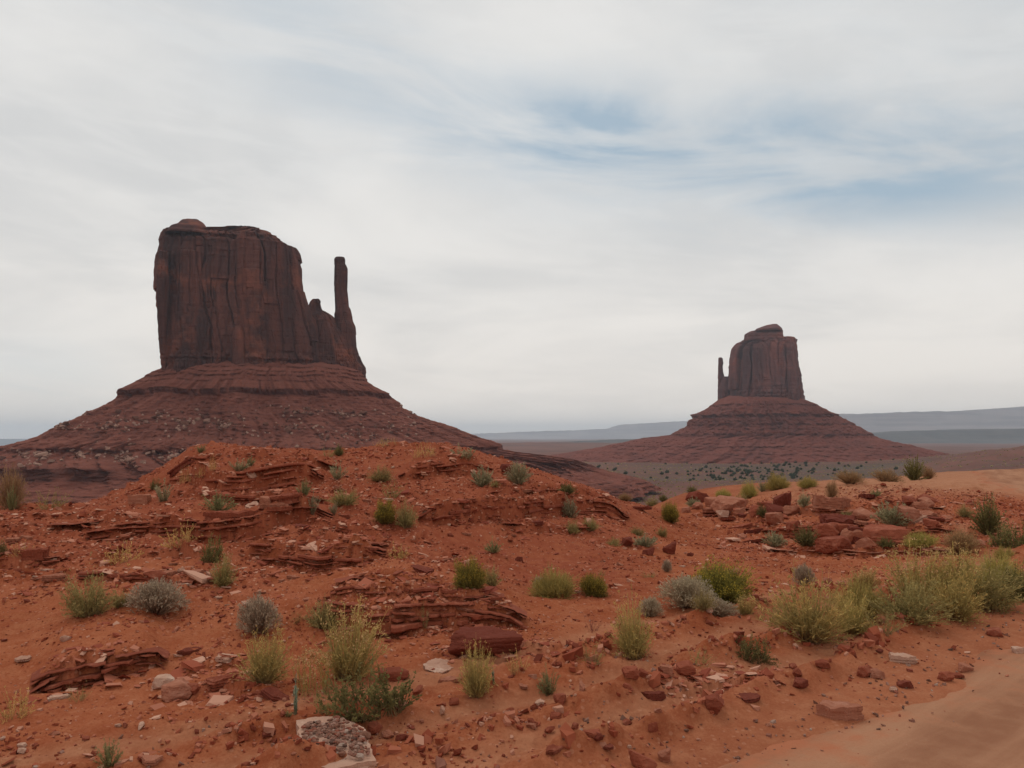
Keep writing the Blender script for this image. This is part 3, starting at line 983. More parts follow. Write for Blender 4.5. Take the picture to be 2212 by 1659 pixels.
V, F = join(prt)
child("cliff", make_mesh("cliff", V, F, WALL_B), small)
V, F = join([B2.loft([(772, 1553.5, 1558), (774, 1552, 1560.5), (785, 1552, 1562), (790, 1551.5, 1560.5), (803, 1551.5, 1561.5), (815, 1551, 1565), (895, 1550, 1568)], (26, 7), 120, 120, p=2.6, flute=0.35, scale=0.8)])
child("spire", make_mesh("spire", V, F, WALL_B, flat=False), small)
tl = [(1600, 840), (1551, 865), (1535.6, 878), (1517.5, 891), (1500, 897.5), (1498, 905), (1490, 911), (1487, 920), (1451, 940), (1418, 944), (1388, 947), (1300, 966), (1200, 983), (1090, 996), (1000, 1020)]
tr = [(1688, 840), (1736, 865), (1760, 875), (1795, 894.5), (1819, 905), (1852, 923), (1894, 946), (1945, 957), (1990, 966), (2040, 976), (2110, 988), (2200, 1020)]
V, F, br = B2.talus(tl, tr, [841, 872, 900, 930, 960, 985, 1010], 101, 132, 0.42, 800, 200,
                    [(880, 1.6, 2.2), (903, 3.0, 4.4), (920, 1.8, 2.6), (942, 2.4, 3.6), (964, 1.0, 1.8), (978, 1.0, 1.8)], gs=0.4)
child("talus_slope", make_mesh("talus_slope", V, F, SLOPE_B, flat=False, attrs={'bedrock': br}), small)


# ------------------------------------------------------------------ far mesas on the horizon
def hills(prof, D, depth, base_z, mat, amp, seed):
    """a long mesa with sloping flanks; prof = (px, py) of its rim"""
    a = np.array(prof, float)
    px = np.linspace(a[0, 0], a[-1, 0], 420)
    py = np.interp(px, a[:, 0], a[:, 1])
    x, _, zt = pix(px, py, D)
    zt = zt + amp * fbm(x / (amp * 16), 0 * x, None, 4, 0.55, seed)
    prof_t = np.array([(-1.6, 0), (-0.9, 0.28), (-0.35, 0.55), (-0.25, 0.93), (-0.1, 1.0), (0.6, 1.0), (1.0, 0.5), (1.6, 0)])
    rows = []
    for o, hgt in prof_t:
        wv = 0.35 * depth * fbm(x / (depth * 1.3), 0 * x + o, None, 3, 0.5, seed + 1)
        rows.append(np.stack([x, D + o * depth + wv, base_z + (zt - base_z) * hgt], -1))
    V = np.array(rows).reshape(-1, 3)
    i, j = np.meshgrid(np.arange(len(prof_t) - 1), np.arange(len(px) - 1), indexing='ij')
    n_ = len(px)
    F = np.stack([i * n_ + j, i * n_ + j + 1, (i + 1) * n_ + j + 1, (i + 1) * n_ + j], -1).reshape(-1, 4)
    return tag(link("hills", make_mesh("hills", V, F, mat, flat=False)), kind='structure')


def hill_material(name, a, b, s):
    mt, t = new_mat(name)
    pos = t.n('ShaderNodeNewGeometry').outputs['Position']
    mp = t.n('ShaderNodeMapping')
    mp.inputs['Scale'].default_value = (0.2, 0.2, 4.0)
    t.put(mp.inputs[0], pos)
    col = t.mix(t.ramp(t.noise(mp.outputs[0], s, 5, 0.6), 0.4, 0.6), a, b)
    finish(t, col, 0.95)
    return mt


HM = hill_material("mesa_rock", (0.17, 0.13, 0.13), (0.27, 0.21, 0.195), 0.004)
GM = hill_material("scrubby_plain_ridge", (0.066, 0.06, 0.056), (0.09, 0.075, 0.066), 0.01)
hills([(1780, 893), (1840, 894), (1900, 893), (1960, 890), (2020, 889), (2080, 888), (2130, 884), (2212, 879), (2400, 870), (2800, 868)], 13000, 900, -45, HM, 15, 301)
hills([(960, 944), (1020, 937), (1075, 935), (1150, 932), (1250, 929), (1318, 926), (1335, 920), (1350, 917), (1400, 914), (1450, 911), (1520, 908), (1580, 906), (1700, 900), (1850, 898), (2100, 897)], 21000, 1300, -40, HM, 16, 311)
hills([(-900, 958), (-500, 962), (-200, 964), (0, 966), (300, 962), (700, 955), (1000, 946), (1060, 944)], 24000, 1200, -40, HM, 6, 317)
hills([(1000, 966), (1060, 961), (1150, 958), (1250, 953), (1330, 949.5), (1420, 948), (1500, 947), (1700, 946)], 6500, 420, -52, GM, 3, 321)
hills([(1700, 945), (1800, 940), (1880, 936), (1960, 931), (2040, 929), (2120, 927), (2212, 926), (2500, 925)], 7500, 500, -52, GM, 3, 331)


# ------------------------------------------------------------------ rocks
def ico(sub):
    t = (1 + 5 ** .5) / 2
    v = np.array([(-1, t, 0), (1, t, 0), (-1, -t, 0), (1, -t, 0), (0, -1, t), (0, 1, t), (0, -1, -t), (0, 1, -t), (t, 0, -1), (t, 0, 1), (-t, 0, -1), (-t, 0, 1)], float)
    f = [(0, 11, 5), (0, 5, 1), (0, 1, 7), (0, 7, 10), (0, 10, 11), (1, 5, 9), (5, 11, 4), (11, 10, 2), (10, 7, 6), (7, 1, 8), (3, 9, 4), (3, 4, 2), (3, 2, 6), (3, 6, 8), (3, 8, 9), (4, 9, 5), (2, 4, 11), (6, 2, 10), (8, 6, 7), (9, 8, 1)]
    v = [p / np.linalg.norm(p) for p in v]
    for _ in range(sub):
        cache, nf = {}, []

        def mid(a, b):
            k = (min(a, b), max(a, b))
            if k not in cache:
                m_ = v[a] + v[b]
                v.append(m_ / np.linalg.norm(m_))
                cache[k] = len(v) - 1
            return cache[k]
        for a, b, c in f:
            x, y, z = mid(a, b), mid(b, c), mid(c, a)
            nf += [(a, x, z), (b, y, x), (c, z, y), (x, y, z)]
        f = nf
    return np.array(v), np.array(f)


ICO3, ICO4 = ico(3), ico(4)


def boulder_mesh(name, seed, sx=1, sy=1, sz=0.7, planes=9, rough=0.03, ball=ICO3, mat=None):
    """angular boulder: a ball cut by random planes, about 1 wide, standing on z = 0"""
    r = np.random.default_rng(seed)
    d, f = ball
    nrm = r.normal(size=(planes, 3))
    nrm /= np.linalg.norm(nrm, axis=1)[:, None]
    nrm = np.concatenate([nrm, [[0, 0, 1], [0, 0, -1], [1, 0, .1], [-1, 0, .1], [0, 1, .1], [0, -1, .1]] + r.normal(size=(6, 3)) * 0.22])
    nrm /= np.linalg.norm(nrm, axis=1)[:, None]
    h = r.uniform(0.36, 0.5, len(nrm))
    dot = d @ nrm.T
    rad_ = np.min(np.where(dot > 0.05, h / np.maximum(dot, 0.05), 9), axis=1)
    V = d * rad_[:, None]
    V = V + d * (rough * fbm(V[:, 0] * 4, V[:, 1] * 4, V[:, 2] * 4, 4, 0.55, seed))[:, None]
    lay = perlin(V[:, 0] * .5, V[:, 1] * .5, V[:, 2] * 16, seed + 5)
    V[:, :2] *= (1 + 0.05 * lay)[:, None]
    V *= (sx, sy, sz)
    V[:, 2] -= V[:, 2].min()
    return make_mesh(name, V, f, mat)


def slab_mesh(name, seed, sx=1, sy=0.7, thick=0.2, layers=7, n_=64, mat=None, stagger=0.05, top_rough=0.02, outline=None, ragged=0.10):
    """shale slab: stacked thin beds with ragged outlines, broken corners and an uneven top"""
    r = np.random.default_rng(seed)
    nc = r.integers(5, 8)
    a = np.sort(r.uniform(0, 2 * np.pi, nc)) + r.uniform(0, .5)
    a = np.sort((np.arange(nc) + r.uniform(-.3, .3, nc)) / nc * 2 * np.pi)
    pr = r.uniform(0.38, 0.55, nc)
    P = np.stack([np.cos(a) * pr, np.sin(a) * pr], 1)
    if outline is not None:
        P = np.array(outline, float)
        nc = len(P)
    t = np.linspace(0, nc, n_, endpoint=False)
    i = t.astype(int)
    o = P[i % nc] * (1 - (t - i))[:, None] + P[(i + 1) % nc] * (t - i)[:, None]
    th = np.arctan2(o[:, 1], o[:, 0])
    base = o * (1 + ragged * fbm(np.cos(th) * 3, np.sin(th) * 3, None, 4, .65, seed))[:, None]
    V, zs = [], []
    z = 0
    for k in range(layers):
        dz = thick / layers * r.uniform(0.6, 1.4)
        s = 1 + stagger * r.normal() + stagger * 1.3 * perlin(np.cos(th) * 1.7 + k * 3.1, np.sin(th) * 1.7, np.full(n_, k * 0.9), seed + 2) + 0.05 * fbm(np.cos(th) * 7 + k * 1.7, np.sin(th) * 7, None, 2, .6, seed + 3)
        ring = base * s[:, None]
        for zz in (z, z + dz * 0.86):
            V.append(np.column_stack([ring, np.full(n_, zz)]))
        z += dz
    nl = len(V)
    for s in (0.72, 0.42, 0.18):
        q = V[nl - 1].copy()
        q[:, :2] *= s
        V.append(q)
    V = np.array(V)
    V[-4:, :, 2] += top_rough * fbm(V[-4:, :, 0] * 3, V[-4:, :, 1] * 3, None, 3, .6, seed + 4) * 2
    V = V.reshape(-1, 3)
    L = nl + 3
    i, j = np.meshgrid(np.arange(L - 1), np.arange(n_), indexing='ij')
    j2 = (j + 1) % n_
    F = np.stack([i * n_ + j, i * n_ + j2, (i + 1) * n_ + j2, (i + 1) * n_ + j], -1).reshape(-1, 4)
    c = len(V)
    V = np.concatenate([V, [[V[-n_:, 0].mean(), V[-n_:, 1].mean(), V[-n_:, 2].mean()], [0, 0, 0]]])
    j = np.arange(n_)
    T = np.concatenate([np.stack([(L - 1) * n_ + j, (L - 1) * n_ + (j + 1) % n_, np.full(n_, c)], -1), np.stack([(j + 1) % n_, j, np.full(n_, c + 1)], -1)])
    V *= (sx, sy, 1)
    return make_mesh(name, V, [F, T], mat)


ROCK_RED = rock_material("red_sandstone", (0.20, 0.048, 0.026), (0.34, 0.095, 0.052), (0.42, 0.155, 0.095))
ROCK_DARK = rock_material("dark_red_sandstone", (0.135, 0.032, 0.021), (0.215, 0.053, 0.031), (0.26, 0.075, 0.046))
ROCK_PALE = rock_material("pale_caliche_stone", (0.40, 0.19, 0.125), (0.60, 0.37, 0.265), (0.66, 0.47, 0.36))
ROCK_TAN = rock_material("pinkish_sandstone", (0.30, 0.105, 0.06), (0.42, 0.165, 0.10), (0.50, 0.235, 0.155))
RM = {'r': ROCK_RED, 'd': ROCK_DARK, 'p': ROCK_PALE, 't': ROCK_TAN}
BOULD = [boulder_mesh("boulder", 500 + i, 1, random.uniform(.7, 1), random.uniform(.55, .8), mat=ROCK_RED) for i in range(9)]
SLABS = [slab_mesh("slab", 540 + i, 1, random.uniform(.55, .85), random.uniform(.14, .26), mat=ROCK_RED) for i in range(8)]
STONE = [boulder_mesh("stone", 580 + i, 1, random.uniform(.6, 1), random.uniform(.3, .6), planes=6, ball=ico(2), mat=ROCK_RED) for i in range(8)]


def foot(px, py):
    p = ground_hits(px, py)[0]
    while p[1] > 46:                     # just over a crest: step back to its near side
        py += 1.5
        p = ground_hits(px, py)[0]
    return p


def put_rock(name, me, px, py, wpx, mat, label, cat, group=None, hk=1.0, yaw=None, tilt=(0, 0), sink=0.2, dk=1.0):
    """rock whose foot is seen at (px, py), wpx picture pixels wide"""
    x, y, z = foot(px, py)
    s = wpx * y / FPX / 1.0
    o = link(name, me)
    o.location = (x, y + 0.32 * s * dk, 0)
    hh = max(v.co.z for v in me.vertices) * s * hk
    o.location.z = min(height_at(x, y + 0.3 * s * dk)[0], z + 0.12 * s) - sink * hh
    o.scale = (s, s * dk, s * hk)
    o.rotation_euler = (tilt[0], tilt[1], random.uniform(0, 6.28) if yaw is None else yaw)
    o.material_slots[0].link = 'OBJECT'
    o.material_slots[0].material = RM[mat]
    return tag(o, label, cat, group)

# ------------------------------------------------------------------ named rocks: (mesh, px, py, width, material, label, options)
def uniq_slab(seed, **k):
    return slab_mesh("slab", seed, mat=ROCK_RED, **k)


def uniq_boulder(seed, **k):
    return boulder_mesh("boulder", seed, mat=ROCK_RED, ball=ICO4, **k)


G_R = "loose rocks of the foreground"
def ledge_mesh(line, layers, seed, gap=0.25):
    """broken edge of thin hard beds: every bed is a run of cracked plates that jut over the step in the ground"""
    r = np.random.default_rng(seed)
    pts = sorted(ray_hits(a_, b_, ZB) for a_, b_ in line)
    pa, pr = np.array([q[0] for q in pts]), np.array([q[1] for q in pts])
    aa = np.linspace(pa[0], pa[-1], 1600)
    rr = np.interp(aa, pa, pr)
    x, y = rr * np.sin(aa), rr * np.cos(aa)
    rr = rr - 0.10 * fbm(x * 2.3, y * 2.3, seed=26, octaves=3) - 0.045 * fbm(x * 9, y * 9, seed=27, octaves=3, gain=.6)
    s_ = np.concatenate([[0], np.cumsum(np.hypot(np.diff(aa) * rr[1:], 0))])
    rm = rr.mean()
    ker = np.hanning(int(1600 * min(.45, 0.9 / s_[-1])) | 1)
    ker /= ker.sum()
    sm = lambda v: np.convolve(np.pad(v, len(ker) // 2, mode='edge'), ker, mode='valid')
    zt_ = sm(height_at((rr + .18) * np.sin(aa), (rr + .18) * np.cos(aa)))
    zb_ = sm(height_at((rr - .15) * np.sin(aa), (rr - .15) * np.cos(aa)))
    face_ = np.clip(zt_ - zb_, .03, .5)
    lin = np.polyval(np.polyfit(s_, zt_, 1), s_)
    zt_ = np.minimum(.72 * lin + .28 * zt_, zt_ + .035)
    V, F = [], []
    base = 0
    for k in range(layers):
        pos = r.uniform(0, .1)
        th0 = r.uniform(.35, .95)
        while pos < s_[-1] - .06:
            ln = min(np.exp(r.normal() * .7) * .19 * (0.5 + rm / 14), s_[-1] - pos)
            vis = fbm(np.array([pos * 1.1]), np.array([k * .6 + seed]), None, 2, .5, seed)[0]
            if r.random() < gap + .5 * (vis < -0.15) or ln < .05:
                pos += ln
                continue
            m_ = max(4, int(ln / (.0036 * rm)))
            q = np.linspace(pos, pos + ln - .004, m_)
            a, rl = np.interp(q, s_, aa), np.interp(q, s_, rr)
            t_ = np.interp(q, s_, face_).mean() / layers
            t_ = min(max(t_, .014), .075)
            z1 = np.interp(q, s_, zt_) + .008 - k * t_ + r.normal() * .12 * t_ + (q - q.mean()) * r.normal() * .03
            z0 = z1 - t_ * th0 * r.uniform(.8, 1.1)
            chip = .030 * fbm(q * 12 + seed, q * 0 + k * 3.3, None, 3, .65, seed) + np.where(r.random(m_) < .08, r.uniform(0, .05, m_), 0)
            edge = np.minimum(q - q[0], q[-1] - q)
            ro = rl - (.03 + r.uniform(-.05, .055) + chip) - .015 * k + (q - q.mean()) * r.normal() * .25 + .03 * (1 - smooth(edge, -.005, .03))
            ri = np.maximum(rl, ro) + .30
            col = lambda R_, z_: np.stack([R_ * np.sin(a), R_ * np.cos(a), z_], 1)
            V.append(np.stack([col(ri, z0 - .03), col(ro + .02, z0), col(ro, z0 + .3 * t_ * th0), col(ro + .006, z1 - .12 * t_), col(ro + .022, z1), col(ri, z1 - .03)], 1).reshape(-1, 3))
            i = np.arange(m_ - 1)[:, None] * 6
            c = np.arange(5)[None]
            F.append((np.stack([i + c, i + c + 1, i + 6 + c + 1, i + 6 + c], -1).reshape(-1, 4)[:, ::-1]) + base)
            for e in (0, (m_ - 1) * 6):
                F.append(np.array([[e, e + 1, e + 2, e + 5], [e + 5, e + 2, e + 3, e + 4]]) + base)
            base += m_ * 6
            pos += ln
    return make_mesh("rock_ledge", np.concatenate(V), np.concatenate(F), ROCK_RED)


for k_, (n_l, mt_, lab_) in {
    0: (5, 'r', "lowest bed of the flaky outcrop behind the smooth maroon boulder"), 1: (3, 'r', "middle bed of the flaky outcrop at centre"), 2: (2, 'r', "top bed of the flaky outcrop at centre"),
    3: (6, 'r', "dark shaly ledge crossing the slope below the leaning slab"), 4: (2, 'r', "thin ledge just above the dark shaly ledge"),
    5: (4, 'r', "long jointed red ledge across the left slope"), 6: (2, 'r', "thin ledge running down right from the blocky ledge"),
    7: (5, 'r', "tall overhanging ledge across the upper left of the knoll"), 8: (2, 'r', "thin ledge behind the low green bush on the knoll's left"), 9: (2, 'r', "topmost thin ledge under the knoll's left crest"),
    10: (5, 'r', "long thin bedded ledge across the right shoulder of the knoll"), 11: (2, 'r', "short thin ledge above the right shoulder ledge"), 12: (2, 'r', "short thin ledge below the right shoulder ledge"),
    13: (4, 'r', "dark ledge just under the right crest of the knoll"), 14: (4, 'r', "low ledge at the far left edge of the slope"), 15: (2, 'r', "thin ledge below the red ridge at far left"),
    18: (2, 'r', "thin ledge above the white flowered bush"), 19: (6, 'r', "long tilted red ledge of thin beds on the sand at lower left"), 22: (3, 'r', "ledge at the left end of the boulder bank"),
    23: (3, 't', "pale crusted ledge along the foot of the boulder bank"), 24: (4, 'r', "broken ledge across the middle of the boulder bank"), 25: (3, 't', "ledge along the top of the boulder bank")}.items():
    o = link("rock_ledge", ledge_mesh(SCARPS[k_][0], n_l, 700 + k_, .16 if n_l > 2 else .34))
    o.material_slots[0].link = 'OBJECT'
    o.material_slots[0].material = RM[mt_]
    tag(o, lab_, "ledge", "rock ledges of the foreground")

put_rock("rock_ledge", uniq_slab(902, sx=1, sy=.5, thick=.34, layers=5, n_=140, stagger=.03), 486, 1166, 118, 'r', "thick blocky dark red ledge below the low green bush on the left slope", "ledge", yaw=0.05, sink=0.25)
put_rock("rock_ledge", uniq_slab(904, sx=1, sy=.5, thick=.30, layers=4, n_=80, stagger=.04), 50, 1232, 90, 'r', "rounded red ledge with pale top at the far left of the slope", "ledge", yaw=0.1, sink=0.2)
put_rock("rock_ledge", uniq_slab(905, sx=1, sy=.5, thick=.30, layers=5, n_=80, stagger=.05), 294, 1093, 60, 't', "small pale topped ledge at the left foot of the knoll", "ledge", yaw=0.1, sink=0.15)
put_rock("rock_ledge", uniq_slab(906, sx=1, sy=.4, thick=.2, layers=3, n_=80), 384, 1024, 62, 'd', "dark tilted slab along the left edge of the knoll against the butte", "ledge", yaw=0.1, tilt=(0, -0.62), sink=0.05)
put_rock("rock_ledge", uniq_slab(912, sx=1, sy=.5, thick=.10, layers=4, n_=90, stagger=.05), 1385, 1106, 62, 'd', "dark flat slab jutting from the right nose of the knoll", "ledge", yaw=0.0, sink=0.0)

sl = np.array([ground_hits(a_, b_)[0] for a_, b_ in ((640, 1577), (664, 1568), (735, 1577), (786, 1610), (812, 1672), (716, 1690), (690, 1650), (655, 1615))])
sc_ = sl.mean(0)
o = link("pale_slab", slab_mesh("slab", 921, sx=1, sy=1, thick=.075, layers=2, n_=160, stagger=.012, top_rough=.006, ragged=.03, outline=(sl[:, :2] - sc_[:2])[::-1], mat=ROCK_PALE), loc=(sc_[0], sc_[1], sc_[2] - .02))
tag(o, "pale white edged slab with gravel lying on it at the bottom edge", "rock", G_R)
put_rock("boulder", uniq_boulder(922, sx=1, sy=.6, sz=.42, planes=6, rough=.04), 1046, 1434, 150, 'd', "smooth dark maroon boulder half buried beside the pale flake", "boulder", G_R, yaw=0.2, sink=0.15)
put_rock("pale_slab", uniq_slab(923, sx=1, sy=.7, thick=.16, layers=6, n_=90, stagger=.05), 944, 1448, 88, 'p', "cream coloured flaky slab left of the smooth maroon boulder", "rock", G_R, yaw=0.9, tilt=(.25, .05), sink=0.3, hk=.8)
put_rock("pale_slab", uniq_slab(924, sx=1, sy=.5, thick=.10, layers=4, n_=70, stagger=.05), 972, 1476, 55, 't', "thin pinkish flake below the cream coloured slab", "rock", G_R, yaw=.4, sink=0.3)
put_rock("boulder", uniq_boulder(925, sx=1, sy=.6, sz=.45, planes=5), 848, 1475, 66, 'r', "red wedge of rock right of the tall flowering bush", "boulder", G_R, yaw=.4, sink=0.3)

RK = [  # kind, px, py, width, material, label, options
    ('B', 372, 1512, 78, 't', "blocky rock with pale corner in front of the tilted ledge", {'sink': .2}),
    ('B', 345, 1490, 46, 'p', "cream rock behind the blocky rock with pale corner", {}),
    ('S', 470, 1484, 92, 'r', "stack of red plates between the tilted ledge and the bush", {'hk': 1.3}),
    ('S', 478, 1446, 62, 'p', "pale plate lying above the stack of red plates", {}),
    ('B', 410, 1508, 40, 'r', "red block tucked beside the pale cornered rock", {}),
    ('S', 590, 1515, 72, 'd', "dark splintered slab under the yellow olive bush", {'yaw': -.5, 'tilt': (0, .25)}),
    ('S', 560, 1510, 40, 'r', "short red splinter left of the dark splintered slab", {'yaw': -.4}),
    ('S', 405, 1420, 52, 'd', "small dark ledge plate behind the stack of red plates", {}),
    ('B', 335, 1268, 42, 'r', "red rock with a cream top above the white flowered bush", {'sink': .1}),
    ('B', 388, 1238, 17, 'p', "small round cream stone above the white flowered bush", {'sink': .15}),
    ('S', 352, 1245, 52, 't', "pinkish slab behind the small round cream stone", {}),
    ('S', 415, 1236, 46, 't', "pinkish slab left of the dark upright bush on the slope", {}),
    ('S', 110, 1262, 56, 't', "pinkish flat slab on the far left slope above the olive bush", {}),
    ('S', 20, 1172, 42, 't', "pinkish flake near the left edge below the red ridge", {}),
    ('S', 612, 1128, 92, 'r', "leaning red slab with a dark gap under its right end", {'hk': 1.25, 'tilt': (0, -.14), 'sink': .0, 'yaw': .1}),
    ('S', 585, 1112, 60, 't', "pinkish slab resting behind the leaning slab on the knoll", {}),
    ('S', 640, 1142, 60, 'd', "dark broken plate under the leaning slab on the knoll", {}),
    ('S', 588, 1140, 70, 'r', "flat red plate beside the thick blocky ledge", {}),
    ('S', 540, 1098, 44, 'p', "pale slab right of the low dark green bush", {'tilt': (0, .3)}),
    ('B', 570, 1098, 30, 't', "upright pinkish block above the leaning slab", {'hk': 1.3}),
    ('B', 540, 1048, 26, 'p', "pale rock under the overhanging ledge of the knoll", {}),
    ('S', 735, 1062, 46, 't', "pinkish slab behind a wispy bush high on the knoll", {'tilt': (0, .5)}),
    ('S', 833, 1082, 34, 'p', "pale flake below the olive weeds on the knoll face", {}),
    ('S', 793, 1087, 26, 't', "pinkish flake left of the pale flake on the knoll face", {}),
    ('S', 745, 1118, 36, 'r', "red stone below the wispy bushes of the knoll face", {}),
    ('B', 849, 1013, 9, 'p', "tiny square white stone high on the knoll", {}),
    ('S', 838, 992, 16, 't', "pinkish chip just below the knoll crest", {}),
    ('B', 1095, 1024, 34, 'd', "dark block beside the pale sage on the knoll's right shoulder", {}),
    ('S', 1135, 1072, 32, 't', "pale chip below the right shoulder sage of the knoll", {}),
    ('S', 910, 1238, 56, 'd', "dark slanting splinter on the sand left of the yellow topped bush", {'yaw': -.5, 'tilt': (0, .2)}),
    ('B', 1122, 1213, 20, 'd', "lone dark stone on the sandy slope under the bright green bush", {}),
    ('S', 1160, 1143, 40, 'd', "dark plate under the right shoulder ledge", {}),
    ('B', 1356, 1182, 32, 'd', "dark stone in the row under the knoll's right nose, left one", {}),
    ('B', 1402, 1199, 32, 'd', "dark stone in the row under the knoll's right nose, wide middle one", {}),
    ('B', 1449, 1198, 26, 'd', "dark upright stone at the end of the row under the knoll's nose", {'hk': 1.4}),
    ('B', 1491, 1202, 15, 'd', "small dark cube of stone alone at the edge of the wash", {}),
    ('S', 1476, 1226, 16, 'p', "small pale flake in the middle of the wash", {}),
    ('B', 1582, 1251, 32, 't', "pinkish stone behind the yellow green mound", {}),
    ('B', 1532, 1330, 22, 'p', "white stone at the foot of the grey mat bush", {'sink': .1}),
    ('B', 1825, 1562, 96, 't', "flat topped pinkish block at the edge of the road", {'slab': 931}),
    ('B', 1418, 1516, 66, 'd', "dark red rock tilted on the rubble left of the road", {'slab': 932, 'tilt': (.1, .15)}),
    ('B', 1482, 1466, 48, 'r', "red rock heap end above the tilted dark rock", {}),
    ('B', 1440, 1462, 34, 't', "pinkish rock beside the red rock of the rubble heap", {}),
    ('B', 1365, 1480, 40, 'r', "broad red stone at the left of the rubble heap", {}),
    ('B', 1411, 1590, 24, 'r', "upright square red stone standing on the berm", {'hk': 1.7, 'yaw': .1}),
    ('B', 1545, 1547, 56, 'r', "long red rock on the berm left of the flat topped block", {}),
    ('S', 1622, 1520, 60, 'd', "flat dark slab on the berm above the flat topped block", {}),
    ('B', 1733, 1492, 38, 'd', "dark red lump on the berm behind the flat topped block", {}),
    ('B', 1873, 1466, 36, 'r', "red rock in the cluster on the berm beside the pale flat one", {'hk': 1.2}),
    ('B', 1898, 1468, 34, 't', "pinkish rock next to the red rock of the berm cluster", {}),
    ('S', 1955, 1436, 64, 'p', "pale flat rock on top of the berm at right", {'hk': 1.3}),
    ('B', 1783, 1452, 32, 'r', "red stone in the ditch below the large flowering bush", {}),
    ('B', 2048, 1474, 34, 'r', "red rock of the row along the road, nearest the pale rock", {}),
    ('S', 2070, 1464, 40, 'r', "flat red rock in the row along the road at right", {}),
    ('B', 2088, 1450, 30, 't', "pinkish rock at the far end of the row along the road", {}),
    ('B', 1932, 1496, 18, 'p', "small pale stone by the road's edge", {}),
    ('B', 1962, 1490, 32, 'd', "dark stone beside the small pale stone by the road", {}),
    ('B', 2202, 1412, 24, 'p', "cream stone at the right edge of the picture by the road", {}),
    ('B', 2155, 1378, 34, 'r', "red lump below the grey green bush at right", {}),
    ('S', 1902, 1414, 28, 'd', "dark plate in the ditch behind the berm at right", {}),
    ('B', 1389, 1664, 48, 'r', "crumbly red rock at the bottom edge beside the berm", {}),
    ('B', 1438, 1650, 32, 't', "pointed pinkish rock at the bottom edge beside the berm", {'hk': 1.3}),
    ('B', 1290, 1606, 30, 'd', "dark triangular stone on the sand at bottom centre", {}),
    ('S', 1282, 1602, 48, 'r', "broad red stone behind the dark triangular stone", {}),
    ('S', 1310, 1626, 38, 'd', "flat dark stone below the dark triangular stone", {}),
    ('B', 1360, 1620, 11, 'p', "tiny cream stone left of the crumbly red rock", {}),
    ('S', 1200, 1642, 52, 'r', "red splintered plate at the bottom centre edge", {}),
    ('B', 1211, 1521, 36, 'r', "triangular red rock beside the spiky green plant", {}),
    ('B', 1166, 1528, 24, 'p', "cream stone left of the triangular red rock", {}),
    ('B', 805, 1588, 40, 'r', "red stone under the right end of the low leafy bush", {}),
    ('B', 835, 1596, 34, 't', "pinkish stone row end under the low leafy bush", {}),
    ('B', 868, 1602, 30, 'd', "dark stone to the right under the low leafy bush", {}),
    ('S', 318, 1660, 56, 't', "rounded pale topped stone at the lower left edge", {}),
    ('S', 575, 1600, 42, 'd', "dark flake lying on the open sand left of the white slab", {}),
    ('B', 45, 1618, 20, 'p', "cream lump on the pebbly sand at lower left", {}),
    ('B', 135, 1388, 22, 'p', "cream pebble pair above the tilted ledge", {}),
    ('S', 118, 1512, 44, 'p', "cream crust beside the yellow brown weed", {}),
    ('S', 42, 1432, 40, 'p', "cream crust chip at the left end of the tilted ledge", {}),
    ('S', 1130, 1490, 30, 't', "thin chip right of the small flowering bush", {}),
    ('B', 1093, 1385, 22, 'd', "dark round stone behind the smooth maroon boulder", {}),
    # bank of boulders below the far road
    ('S', 1812, 1108, 92, 't', "long pale slab lying across the top of the boulder bank", {'hk': 1.5, 'tilt': (.1, -.1)}),
    ('B', 1771, 1110, 28, 't', "pointed boulder at the left end of the long pale slab", {}),
    ('S', 1832, 1150, 84, 'd', "dark overhanging slab in the middle of the boulder bank", {'hk': 1.8, 'tilt': (.1, .1), 'sink': 0}),
    ('B', 1800, 1170, 74, 'r', "big red boulder under the dark overhanging slab", {}),
    ('B', 1862, 1172, 62, 'd', "dark boulder right of the big red boulder on the bank", {}),
    ('B', 1920, 1178, 92, 'r', "wide red boulder below the grey green bush of the bank", {}),
    ('B', 1815, 1199, 88, 'r', "broad smooth boulder at the foot of the bank behind the wash", {'hk': .8}),
    ('B', 1677, 1135, 42, 't', "pinkish boulder at the left part of the bank", {'hk': 1.2}),
    ('S', 1710, 1140, 36, 'p', "pale flake leaning right of the pinkish boulder", {}),
    ('B', 1566, 1124, 26, 'p', "pale leaning rock at the sandy left edge of the bank", {'hk': 1.3}),
    ('B', 1601, 1114, 30, 't', "pinkish rock right of the pale leaning rock", {}),
    ('B', 1640, 1112, 40, 'r', "red boulder behind the dark shrub on the left of the bank", {}),
    ('B', 1540, 1094, 34, 't', "end boulder of the low stone row on the bank's left tip", {}),
    ('B', 1510, 1101, 30, 't', "middle boulder of the low stone row on the bank's left tip", {}),
    ('B', 1485, 1108, 26, 't', "smallest boulder of the low stone row on the bank's left tip", {}),
    ('S', 1986, 1128, 50, 'p', "pale tilted slab on the right of the bank", {'tilt': (0, -.4)}),
    ('B', 2118, 1182, 42, 't', "pinkish rock between the dark bushes at right", {}),
    ('B', 1945, 1128, 32, 'r', "red rock left of the pale tilted slab", {}),
    ('B', 1742, 1170, 40, 'd', "dark rock beside the round green bush of the bank", {}),
    ('S', 1760, 1140, 60, 'r', "red layered slab above the round green bush of the bank", {}),
    ('B', 2015, 1150, 36, 'r', "red rock below the pale tilted slab", {}),
]
